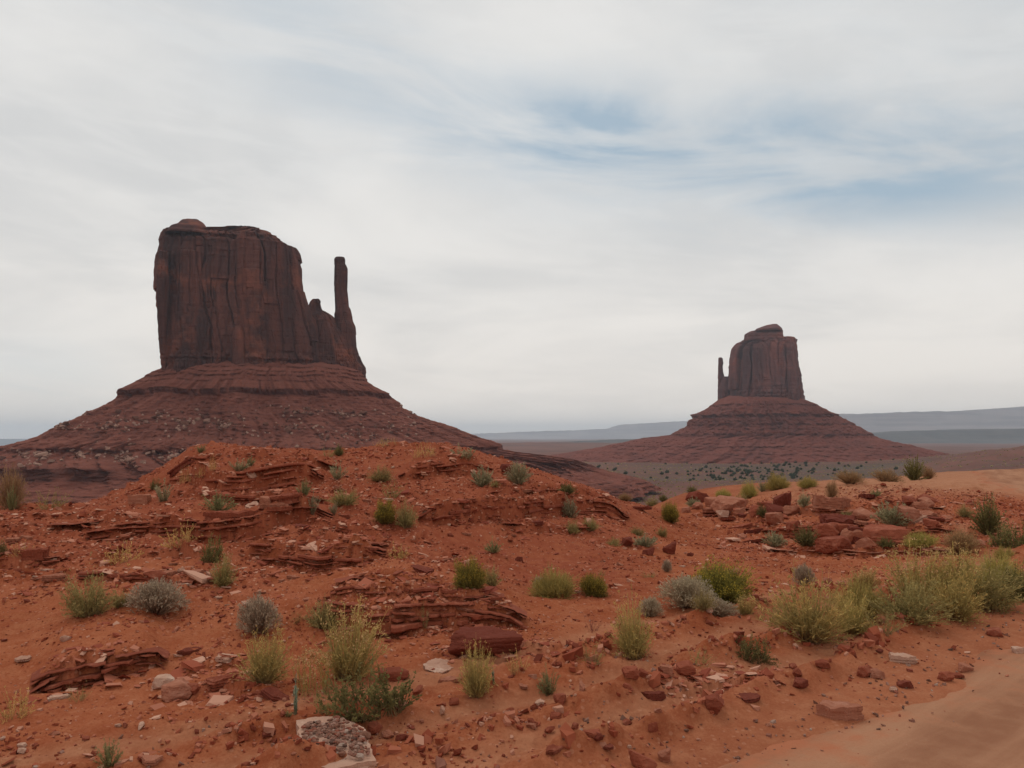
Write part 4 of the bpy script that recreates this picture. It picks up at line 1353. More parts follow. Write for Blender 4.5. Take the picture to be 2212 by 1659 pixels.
for k, px, py, wd, mt, lab, op in RK:
    op = dict(op)
    s_ = op.pop('slab', None)
    if s_:
        me = uniq_slab(s_, sx=1, sy=.62, thick=.30, layers=4, n_=80, stagger=.03)
    else:
        me = random.choice(BOULD if k == 'B' else SLABS)
    nm = {'B': "boulder" if wd > 30 else "stone", 'S': "rock_slab"}[k]
    put_rock(nm, me, px, py, wd, mt, lab, {'boulder': 'boulder', 'stone': 'stone', 'rock_slab': 'rock'}[nm], G_R if py > 1200 or px < 1460 else "boulders of the bank below the far road", **op)


def scatter_px(n_, boxes, seed):
    r = np.random.default_rng(seed)
    out = []
    wts = np.array([b[4] for b in boxes], float)
    for b in r.choice(len(boxes), n_, p=wts / wts.sum()):
        x0, y0, x1, y1, _ = boxes[b]
        out.append((r.uniform(x0, x1), r.uniform(y0, y1)))
    return out


def berm_px(n_):
    """picture positions of stones that lie along the berms beside the road"""
    r = np.random.default_rng(22)
    T = np.gradient(RC, axis=0)
    T /= np.linalg.norm(T, axis=1)[:, None]
    out = []
    while len(out) < n_:
        k = r.integers(len(RC))
        q = RC[k] + np.array([-T[k, 1], T[k, 0]]) * (RHW + r.choice((.45, 1.05, 1.75)) + r.normal() * .09)
        if q[1] < 3.9 or math.hypot(*q) > 13:
            continue
        z = height_at(q[0], q[1])[0] - CAMZ
        dep = q[1] * math.cos(PITCH) + z * math.sin(PITCH)
        px, py = CX + FPX * q[0] / dep, CY - FPX * (z * math.cos(PITCH) - q[1] * math.sin(PITCH)) / dep
        if 850 < px < 2230 and py < 1655:
            out.append((px, py))
    return out


# smaller loose stones: nothing in the photograph tells the members of one lot apart
for cnt, boxes, lab, grp, sizes, mats, seed in (
    (62, [(1560, 1075, 1760, 1180, 1), (1760, 1080, 2060, 1190, 2.2), (1480, 1085, 1600, 1112, .5)], "angular red boulder jumbled on the bank below the far road", "small boulders jumbled on the bank", (22, 64), 'rrttd', 1),
    (62, [(1240, 1440, 1560, 1600, 1.2), (1560, 1400, 2212, 1500, 1), (1050, 1560, 1420, 1655, 1)], "fist sized stone in the rubble berm beside the dirt road", "stones of the rubble berm", (9, 24), 'rrtr', 2),
    (60, [(0, 1105, 420, 1300, 1), (300, 1180, 760, 1330, 1.2)], "flat chip of shale lying on the red left slope", "shale chips on the left slope", (9, 26), 'rttp', 3),
    (55, [(480, 1010, 1130, 1190, 1), (900, 1060, 1320, 1130, .6)], "flat chip of shale lying on the face of the knoll", "shale chips on the knoll", (9, 26), 'rrtt', 4),
    (50, [(690, 1290, 1120, 1350, 1.2), (560, 1190, 860, 1260, 1)], "thin plate of shale broken from the flaky outcrop", "shale plates around the outcrops", (14, 40), 'rrtr', 5),
    (36, [(0, 1480, 640, 1655, 1), (880, 1470, 1250, 1600, .8)], "small stone on the open sand in front", "small stones on the front sand", (8, 22), 'rtpr', 6)):
    r = random.Random(seed)
    for px, py in (berm_px(cnt) if seed == 2 else scatter_px(cnt, boxes, seed)):
        flat_ = 'chip' in lab or 'plate' in lab or ('bank' in lab and r.random() < .6)
        me = r.choice(SLABS if flat_ else STONE + BOULD)
        o = put_rock(("boulder" if "boulder" in lab else "shale_chip") if flat_ else "stone", me, px, py, r.uniform(*sizes) * (1 if r.random() < .8 else 1.25), r.choice(mats), lab, "stone", grp,
                     yaw=r.uniform(0, 6.28), tilt=(r.uniform(-.2, .2), r.uniform(-.2, .2)), hk=r.uniform(.7, 1.2) * (0.75 if flat_ else 1), sink=.15, dk=r.uniform(.7, 1))


# ------------------------------------------------------------------ gravel and shale grit that nobody could count
def grit(name, n_, size, flatk, weight, mat, seed, rmax=24.0, z0=0.2, tilt=.35):
    r = np.random.default_rng(seed)
    m_ = n_ * 6
    rr = r.uniform(3.7, rmax, m_)
    aa = r.uniform(R(-41), R(41), m_)
    i = np.clip(((aa - ang[0]) / (ang[1] - ang[0])).astype(int), 0, NA - 1)
    j = np.clip(np.interp(np.log(rr), np.log(rad), np.arange(len(rad))).astype(int), 0, len(rad) - 1)
    p = weight[j, i]
    ok = np.flatnonzero(r.uniform(0, 1, m_) < p)[:n_]
    rr, aa = rr[ok], aa[ok]
    n_ = len(ok)
    x, y = rr * np.sin(aa), rr * np.cos(aa)
    z = height_at(x, y)
    s = size[0] * np.exp(r.normal(size=n_) * size[1]) * np.clip(0.75 + rr / 22, .8, 1.5)
    c = np.array([(a, b, q) for a in (-.5, .5) for b in (-.5, .5) for q in (-.5, .5)])
    P = c[None] * (1 + r.uniform(-.45, .25, (n_, 8, 3)))
    P = P * s[:, None, None] * np.stack([np.ones(n_), r.uniform(.55, 1, n_), flatk * r.uniform(.6, 1.4, n_)], 1)[:, None, :]
    tx, ty, ya = r.normal(size=n_) * tilt, r.normal(size=n_) * tilt, r.uniform(0, 6.28, n_)
    P[..., 2] += P[..., 0] * tx[:, None] + P[..., 1] * ty[:, None]
    X_ = P[..., 0] * np.cos(ya)[:, None] - P[..., 1] * np.sin(ya)[:, None]
    Y_ = P[..., 0] * np.sin(ya)[:, None] + P[..., 1] * np.cos(ya)[:, None]
    V = np.stack([X_ + x[:, None], Y_ + y[:, None], P[..., 2] + (z + s * flatk * z0)[:, None]], -1).reshape(-1, 3)
    f = np.array([(0, 1, 3, 2), (4, 6, 7, 5), (0, 4, 5, 1), (2, 3, 7, 6), (0, 2, 6, 4), (1, 5, 7, 3)])
    F = (f[None] + 8 * np.arange(n_)[:, None, None]).reshape(-1, 4)
    me = make_mesh(name, V, F, mat, attrs={'tint': np.repeat(r.uniform(0, 1, n_), 8)})
    return tag(link(name, me), kind='stuff')


GR = grit_material("red_gravel", [(0.15, 0.035, 0.02), (0.26, 0.06, 0.03), (0.34, 0.09, 0.045), (0.40, 0.14, 0.08), (0.52, 0.27, 0.18)])
GS = grit_material("shale_grit", [(0.22, 0.05, 0.03), (0.33, 0.085, 0.045), (0.40, 0.13, 0.075), (0.46, 0.18, 0.11), (0.58, 0.32, 0.22)])
GG = grit_material("mixed_road_gravel", [(0.11, 0.06, 0.045), (0.22, 0.095, 0.06), (0.27, 0.145, 0.105), (0.26, 0.07, 0.04), (0.38, 0.27, 0.21)])
clump = smooth(fbm(GX * .9, GY * .9, seed=91, octaves=4), -0.15, 0.55)
berm = np.exp(-((RD - 1.2) / 0.9) ** 2) * smooth(fbm(GX * 1.4, GY * 1.4, seed=92, octaves=3), -0.2, 0.4)
roadm = smooth(RD, -0.15, 0.25)
grit("gravel", 62000, (0.011, 0.55), 0.55, np.clip(0.14 + 0.75 * clump ** 1.5 + 0.35 * shale + 0.6 * berm, 0, 1) * (0.10 + 0.90 * roadm) * (1 - .72 * (1 - smooth(RD, 2.0, 3.0)) * (GY < 14)), GR, 11)
riser = np.clip(np.abs(np.gradient(Zt, axis=0)) / np.gradient(rad)[:, None] / 0.9, 0, 1)
grit("shale_rubble", 21000, (0.034, 0.50), 0.17, np.clip(0.60 * near_scarp + shale * (0.20 + 0.9 * riser * broken) * (0.3 + .7 * clump) + 0.03 * clump, 0, 1) * roadm, GS, 12, tilt=.2)
pg = np.exp(-((GX - 0.75) / 0.5) ** 2 - ((GY - 5.15) / 0.22) ** 2) * .5 + np.exp(-((GX + 1.05) / 0.22) ** 2 - ((GY - 4.55) / 0.2) ** 2) + berm * .18 + 0.30 * np.exp(-((RD + 0.10) / 0.22) ** 2)
brm = sum(np.exp(-((RD + 0.22 * fbm(GX * 0.6, GY * 0.6, seed=51, octaves=2) - d0) / .13) ** 2) for d0 in (.45, 1.05, 1.75)) * smooth(fbm(GX * 1.1, GY * 1.1, seed=93, octaves=3), -.25, .35)
grit("berm_rubble", 5200, (0.032, 0.45), 0.6, np.clip(brm, 0, 1), GR, 14, rmax=13)
grit("road_gravel", 5200, (0.015, 0.40), 0.65, np.clip(pg, 0, 1), GG, 13, rmax=13)

# gravel lying on the pale slab
r_ = np.random.default_rng(15)
pv, pf = ico(1)
PB = []
while len(PB) < 430:
    q = r_.uniform(sl[:, :2].min(0), sl[:, :2].max(0))
    e = sl[:, :2]
    n_e = np.roll(e, -1, 0)
    cr = (n_e[:, 0] - e[:, 0]) * (q[1] - e[:, 1]) - (n_e[:, 1] - e[:, 1]) * (q[0] - e[:, 0])
    if (cr < -.012).all():
        PB.append(np.append(q, sc_[2] + .052 + r_.uniform(0, .006)))
PB = np.array(PB)
sz = r_.lognormal(-4.75, .4, len(PB))
V = (pv[None] * (sz[:, None, None] * (1 + r_.uniform(-.3, .25, (len(PB), len(pv), 1))) * np.array([1, .85, .65])) + PB[:, None]).reshape(-1, 3)
F = (pf[None] + len(pv) * np.arange(len(PB))[:, None, None]).reshape(-1, 3)
tag(link("slab_gravel", make_mesh("slab_gravel", V, F, GG, attrs={'tint': np.repeat(r_.uniform(0, 1, len(PB)), len(pv))})), kind='stuff')

# boulders fallen on the slopes of the big butte
r_ = np.random.default_rng(77)
FALL = [boulder_mesh("fallen_boulder", 600 + i, 1, .8, .7, planes=5, ball=ico(2), mat=ROCK_TAN) for i in range(5)]
PALE_FAR = rock_material("pale_fallen_block", (0.24, 0.12, 0.085), (0.44, 0.27, 0.20), (0.34, 0.18, 0.125))
DULL_FAR = rock_material("dull_fallen_block", (0.13, 0.055, 0.04), (0.20, 0.09, 0.06), (0.12, 0.05, 0.035))
cand = TALUS_V[:, 500:1000].reshape(-1, 3)
qx = CX + FPX * cand[:, 0] / cand[:, 1]
qy = 945 - FPX * (cand[:, 2] - CAMZ) / cand[:, 1]
pw = np.exp(-((qy - 990) / 14) ** 2) * (qx < 420) * 1.5 + np.exp(-((qy - 925) / 26) ** 2) * .55 * (qx > 120) * (qx < 900) + np.exp(-((qy - 895) / 12) ** 2) * .2 * (qx > 250) * (qx < 800)
pw = pw * (0.1 + smooth(fbm(qx / 60, qy / 30, None, 3, .6, 9), -0.1, 0.6)) * (qx > 0) * (qx < 1150)
pick = r_.choice(len(cand), 1000, replace=False, p=pw / pw.sum())
big_first = sorted(r_.lognormal(0.72, 0.42, 1000), reverse=True)
rest = []
for n_i, (idx, s) in enumerate(zip(pick, big_first)):
    c = cand[idx]
    pale_zone = qy[idx] > 965
    if n_i < 290:
        o = link("fallen_boulder", FALL[n_i % 5])
        o.location = (c[0], c[1] - 0.1 * s, c[2] - 0.15 * s)
        o.scale = (s * 1.25, s, s)
        o.rotation_euler = (r_.uniform(-.3, .3), r_.uniform(-.3, .3), r_.uniform(0, 6))
        o.material_slots[0].link = 'OBJECT'
        o.material_slots[0].material = PALE_FAR if (r_.random() < (.72 if pale_zone else .35)) else DULL_FAR
        tag(o, "pale block fallen on the lowest slope of the large butte" if pale_zone else "block fallen on the middle slope of the large butte", "boulder", "blocks fallen on the large butte's slopes")
    else:
        rest.append((c, s))
d, f = ico(1)
for nm_, mt_, half in (("slope_rubble", DULL_FAR, rest[0::2]), ("pale_slope_rubble", PALE_FAR, rest[1::2])):
    V = np.concatenate([d * s * .6 * (1 + r_.uniform(-.3, .2, (len(d), 1))) + c for c, s in half])
    F = np.concatenate([f + len(d) * i for i in range(len(half))])
    tag(link(nm_, make_mesh(nm_, V, F, mt_)), kind='stuff')


# ------------------------------------------------------------------ plants
class Plant:
    def __init__(self, seed):
        self.r = np.random.default_rng(seed)
        self.parts = {}

    def add(self, part, V, F, tip, tint):
        p = self.parts.setdefault(part, [[], [], [], [], 0])
        p[0].append(V)
        p[1].append(F + p[4])
        p[2].append(tip)
        p[3].append(tint)
        p[4] += len(V)

    def ribbons(self, part, B, C, T, w0, rows=4, tip0=0.0, tip1=1.0, tint=None):
        n_ = len(B)
        t = np.linspace(0, 1, rows)[None, :, None]
        P = B[:, None] * (1 - t) ** 2 + 2 * C[:, None] * t * (1 - t) + T[:, None] * t ** 2
        side = np.cross(T - B, self.r.normal(size=(n_, 3)))
        side /= np.linalg.norm(side, axis=1)[:, None] + 1e-9
        wd = (w0 * (1 - 0.75 * t)) * side[:, None]
        V = np.stack([P - wd, P + wd], 2).reshape(-1, 3)
        b = (np.arange(n_) * rows * 2)[:, None] + (np.arange(rows - 1) * 2)[None]
        F = np.stack([b, b + 1, b + 3, b + 2], -1).reshape(-1, 4)
        tint = self.r.uniform(0, 1, n_) if tint is None else tint
        tp = np.repeat((tip0 + (tip1 - tip0) * np.linspace(0, 1, rows)), 2)
        self.add(part, V, F, np.tile(tp, n_), np.repeat(tint, rows * 2))
        return tint

    def diamonds(self, part, P, D, ln, wd, tip, tint):
        D = D / (np.linalg.norm(D, axis=1)[:, None] + 1e-9)
        s = np.cross(D, self.r.normal(size=P.shape))
        s /= np.linalg.norm(s, axis=1)[:, None] + 1e-9
        ln = np.broadcast_to(np.asarray(ln, float), (len(P),))[:, None]
        wd = np.broadcast_to(np.asarray(wd, float), (len(P),))[:, None]
        V = np.stack([P, P + D * ln * .5 + s * wd, P + D * ln, P + D * ln * .5 - s * wd], 1).reshape(-1, 3)
        F = np.arange(len(P) * 4).reshape(-1, 4)
        self.add(part, V, F, np.repeat(tip, 4), np.repeat(tint, 4))

    def bush(self, n=300, h=0.8, rad=0.5, r0=0.06, w=0.006, nl=8, ll=0.06, lw=0.007, l0=0.3, lump=0.35, tmax=1.0, curve=0.18, flowers=0.0, fs=0.016, fz=0.5, fk=6,
             lo=0.8, hi=1.05, leafdir=0.7, flat=2.0, stems='foliage', zmin=0.02, twist=0.0):
        r = self.r
        n = int(n * (0.62 if n < 800 else 0.8))
        ph = r.uniform(0, 2 * np.pi, n)
        t = np.sqrt(r.uniform(0, 1, n)) * tmax
        lm = 1 + lump * perlin(np.cos(ph) * t * 2.6 + self.r.integers(99), np.sin(ph) * t * 2.6, None, 5)
        k = r.uniform(lo, hi, n) * lm
        z = h * np.sqrt(np.clip(1 - np.clip(t, 0, 1) ** flat, 0, 1)) * k + zmin
        T = np.stack([rad * t * np.cos(ph) * k ** .5, rad * t * np.sin(ph) * k ** .5, z], 1)
        q = ph + r.normal(size=n) * .5
        B = np.stack([r0 * np.cos(q) * np.sqrt(r.uniform(0, 1, n)), r0 * np.sin(q) * np.sqrt(r.uniform(0, 1, n)), np.full(n, -0.03)], 1)
        C = (B + T) / 2 + np.stack([np.zeros(n), np.zeros(n), curve * h * r.uniform(.2, 1, n) * (0.3 + t)], 1) + r.normal(size=(n, 3)) * (.03 + twist)
        tint = self.ribbons(stems, B, C, T, w)
        if nl:
            bare = r.random(n) < .12                     # dead leafless twigs
            s = r.uniform(l0, 1.0, (n, nl))
            s[bare] = r.uniform(.0, .12, (int(bare.sum()), nl))
            P = B[:, None] * ((1 - s) ** 2)[..., None] + 2 * C[:, None] * (s * (1 - s))[..., None] + T[:, None] * (s ** 2)[..., None]
            tg = (T - B)[:, None] / (np.linalg.norm(T - B, axis=1)[:, None, None]) * leafdir + r.normal(size=(n, nl, 3)) * .55 + np.array([0, 0, .15])
            self.diamonds('foliage', P.reshape(-1, 3), tg.reshape(-1, 3), ll * r.uniform(.6, 1.3, n * nl), lw, s.ravel(), np.clip(np.repeat(tint, nl) + r.normal(size=n * nl) * .15, 0, 1))
        if flowers:
            m_ = np.flatnonzero((r.uniform(0, 1, n) < flowers) & (z > fz * h))
            P = np.repeat(T[m_], fk, 0) + r.normal(size=(len(m_) * fk, 3)) * fs * np.array([1.2, 1.2, .7])
            self.diamonds('flower_heads', P, r.normal(size=P.shape) + np.array([0, 0, .6]), fs * 1.3, fs * .55, np.ones(len(P)), r.uniform(0, 1, len(P)))
        return self

    def build(self, name, mats):
        out = {}
        for p, (V, F, tip, tint, _) in self.parts.items():
            out[p] = make_mesh(p, np.concatenate(V), np.concatenate(F), mats.get(p) or mats['foliage'], attrs={'tip': np.concatenate(tip), 'tint': np.concatenate(tint)})
        return out


PM = plant_material
M_RAB = PM("rabbitbrush_leaf", (0.24, 0.14, 0.065), (0.26, 0.19, 0.060), (0.36, 0.25, 0.075))
M_RABF = PM("rabbitbrush_flower", (0.33, 0.19, 0.04), (0.37, 0.21, 0.05), (0.42, 0.25, 0.075))
M_TAN = PM("seed_head", (0.31, 0.185, 0.06), (0.36, 0.215, 0.07), (0.42, 0.27, 0.11))
M_SNK = PM("snakeweed_leaf", (0.16, 0.095, 0.045), (0.135, 0.11, 0.026), (0.18, 0.14, 0.027))
M_SNKF = PM("snakeweed_flower", (0.27, 0.18, 0.015), (0.30, 0.20, 0.018), (0.34, 0.22, 0.025))
M_YEL = PM("yellow_green_stem", (0.22, 0.14, 0.055), (0.25, 0.195, 0.05), (0.30, 0.225, 0.06))
M_SAGE = PM("pale_sage_leaf", (0.19, 0.12, 0.07), (0.205, 0.17, 0.09), (0.265, 0.225, 0.13))
M_GREY = PM("grey_twig", (0.18, 0.10, 0.06), (0.22, 0.15, 0.09), (0.35, 0.275, 0.185))
M_GRN = PM("green_stem", (0.17, 0.11, 0.05), (0.15, 0.135, 0.055), (0.205, 0.185, 0.08))
M_DGR = PM("dark_green_leaf", (0.13, 0.08, 0.036), (0.11, 0.090, 0.032), (0.155, 0.125, 0.043))
M_OLV = PM("olive_leaf", (0.20, 0.12, 0.055), (0.205, 0.155, 0.055), (0.28, 0.21, 0.075))
M_DRY = PM("dry_stem", (0.25, 0.13, 0.055), (0.36, 0.21, 0.07), (0.44, 0.29, 0.09))
M_BRN = PM("brown_twig", (0.14, 0.075, 0.04), (0.22, 0.125, 0.055), (0.27, 0.17, 0.075))
M_RED = PM("reddish_twig", (0.16, 0.05, 0.03), (0.21, 0.075, 0.045), (0.26, 0.10, 0.055))
M_BLU = PM("blue_green_leaf", (0.14, 0.12, 0.07), (0.15, 0.175, 0.115), (0.21, 0.235, 0.16))

KINDS = {   # name, category, unit height, variants
    'rab':  ("rabbitbrush", 'shrub', .8, [Plant(s).bush(n=520, h=.8, nl=9, ll=.07, lw=.006, l0=.2, flowers=.25, fs=.014, fz=.5, curve=.10, tmax=1, lump=.55, lo=.55, hi=1.12, r0=.1).build('', {'foliage': M_RAB, 'flower_heads': M_RABF}) for s in (1, 2, 3)]),
    'tan':  ("rabbitbrush", 'shrub', .8, [Plant(s).bush(n=460, h=.8, nl=8, ll=.065, lw=.006, l0=.2, flowers=.5, fs=.019, fz=.55, curve=.05, tmax=.95, lump=.6, lo=.6, hi=1.12, r0=.14).build('', {'foliage': M_RAB, 'flower_heads': M_TAN}) for s in (4, 5)]),
    'stk':  ("flowering_weed", 'weed', .8, [Plant(s).bush(n=130, h=.8, r0=.4, rad=.5, nl=5, ll=.05, lw=.006, l0=.2, flowers=.9, fs=.022, fz=.3, fk=9, curve=0, tmax=.8, lump=.4, w=.007).build('', {'foliage': M_YEL, 'flower_heads': M_TAN}) for s in (6,)]),
    'snk':  ("snakeweed", 'shrub', .5, [Plant(s).bush(n=1900, h=.5, nl=3, ll=.055, lw=.006, l0=.5, flowers=.5, fs=.013, fz=.4, fk=3, lump=.5, w=.005, lo=.65, hi=1.12, curve=.12, r0=.14).build('', {'foliage': M_SNK, 'flower_heads': M_SNKF}) for s in (7, 8)]),
    'yel':  ("yellow_shrub", 'shrub', .5, [Plant(s).bush(n=1500, h=.5, nl=4, ll=.05, lw=.005, l0=.35, lump=.5, w=.005, lo=.55, hi=1.1, curve=.08, r0=.2).build('', {'foliage': M_YEL}) for s in (9, 10)]),
    'sag':  ("sagebrush", 'shrub', .65, [Plant(s).bush(n=190, h=.65, nl=30, ll=.05, lw=.010, l0=.35, lump=.5, w=.008, curve=.15, tmax=.98, lo=.7).build('', {'foliage': M_SAGE}) for s in (11, 12, 13)]),
    'gry':  ("grey_shrub", 'shrub', .5, [Plant(s).bush(n=900, h=.5, nl=8, ll=.035, lw=.006, l0=.7, lump=.3, w=.005, curve=.2, lo=.85, twist=.02).build('', {'foliage': M_GREY}) for s in (14, 15)]),
    'spk':  ("green_shrub", 'shrub', .7, [Plant(s).bush(n=70, h=.7, nl=46, ll=.075, lw=.008, l0=.08, lump=.5, w=.010, curve=.06, tmax=.95, lo=.6, hi=1.1).build('', {'foliage': M_GRN}) for s in (16, 17, 18)]),
    'psp':  ("sage_sprig", 'shrub', .7, [Plant(s).bush(n=46, h=.7, nl=50, ll=.07, lw=.009, l0=.08, lump=.5, w=.010, curve=.06, tmax=.9, lo=.55, hi=1.1).build('', {'foliage': M_SAGE}) for s in (19, 20)]),
    'wsp':  ("sparse_weed", 'weed', .7, [Plant(s).bush(n=60, h=.7, nl=12, ll=.06, lw=.006, l0=.2, lump=.6, w=.006, curve=.05, tmax=1, lo=.4, hi=1.1, r0=.18).build('', {'foliage': M_OLV}) for s in (21, 22, 23)]),
    'dry':  ("dry_weed", 'weed', .6, [Plant(s).bush(n=70, h=.6, nl=14, ll=.05, lw=.008, l0=.15, lump=.6, w=.006, curve=.1, tmax=1, lo=.3, hi=1.1, r0=.22).build('', {'foliage': M_DRY}) for s in (24, 25)]),
    'lef':  ("leafy_shrub", 'shrub', .5, [Plant(s).bush(n=200, h=.5, rad=.5, r0=.32, nl=26, ll=.042, lw=.010, l0=.15, lump=.6, w=.007, curve=.1, tmax=1, lo=.5, hi=1.15).build('', {'foliage': M_DGR}) for s in (26, 27)]),
    'olv':  ("olive_shrub", 'shrub', .7, [Plant(s).bush(n=420, h=.7, nl=13, ll=.05, lw=.007, l0=.25, lump=.6, w=.006, curve=.12, tmax=1, lo=.45, hi=1.12, r0=.12).build('', {'foliage': M_OLV}) for s in (28, 29, 30)]),
    'drk':  ("dark_shrub", 'shrub', .8, [Plant(s).bush(n=260, h=.8, nl=30, ll=.05, lw=.011, l0=.2, lump=.55, w=.009, curve=.1, tmax=1, lo=.55, hi=1.1).build('', {'foliage': M_DGR}) for s in (31, 32)]),
    'brn':  ("dry_bush", 'shrub', .55, [Plant(s).bush(n=700, h=.55, nl=6, ll=.05, lw=.005, l0=.4, lump=.3, w=.006, curve=.25, lo=.75, twist=.03).build('', {'foliage': M_BRN}) for s in (33, 34)]),
    'grs':  ("grass_tuft", 'grass', .5, [Plant(s).bush(n=150, h=.5, r0=.42, rad=.55, nl=0, lump=.5, w=.005, curve=.1, tmax=.95, lo=.4, hi=1.1, flat=3).build('', {'foliage': M_DRY}) for s in (35, 36)]),
    'twg':  ("dead_twigs", 'weed', .7, [Plant(s).bush(n=34, h=.7, nl=5, ll=.10, lw=.004, l0=.3, lump=.4, w=.007, curve=.02, tmax=.9, lo=.5, r0=.1).build('', {'foliage': M_RED}) for s in (37,)]),
    'blu':  ("blue_green_sprig", 'weed', 3.0, [Plant(s).bush(n=16, h=3.0, rad=.5, r0=.2, nl=16, ll=.55, lw=.05, l0=.03, lump=.3, w=.05, curve=.02, tmax=.8, lo=.5, leafdir=1.6).build('', {'foliage': M_BLU}) for s in (38,)]),
}
nth = {}


def put_plant(kind, px, py, wpx, hpx, label, lean=0.0):
    nm, cat, uh, var = KINDS[kind]
    x, y, z = foot(px, py)
    s = wpx * y / FPX
    yc = y + 0.22 * s
    xc = x * yc / y
    zc = min(height_at(xc, yc)[0], z + 0.12 * s)
    k = nth[kind] = nth.get(kind, -1) + 1
    o = root(nm, (xc, yc, zc - 0.01), label, cat, "shrubs and weeds of the desert foreground")
    hm = hpx * yc / FPX
    o.scale = (s * 1.22 * random.uniform(.85, 1.15), s * random.uniform(.85, 1.2), hm / uh * 1.06)
    o.rotation_euler = (random.uniform(-.13, .13), random.uniform(-.16, .16), random.uniform(0, 6.28))
    for p, me in var[k % len(var)].items():
        c = link(p, me, o)
        if p == 'flower_heads':
            c['kind'] = 'stuff'
    return o


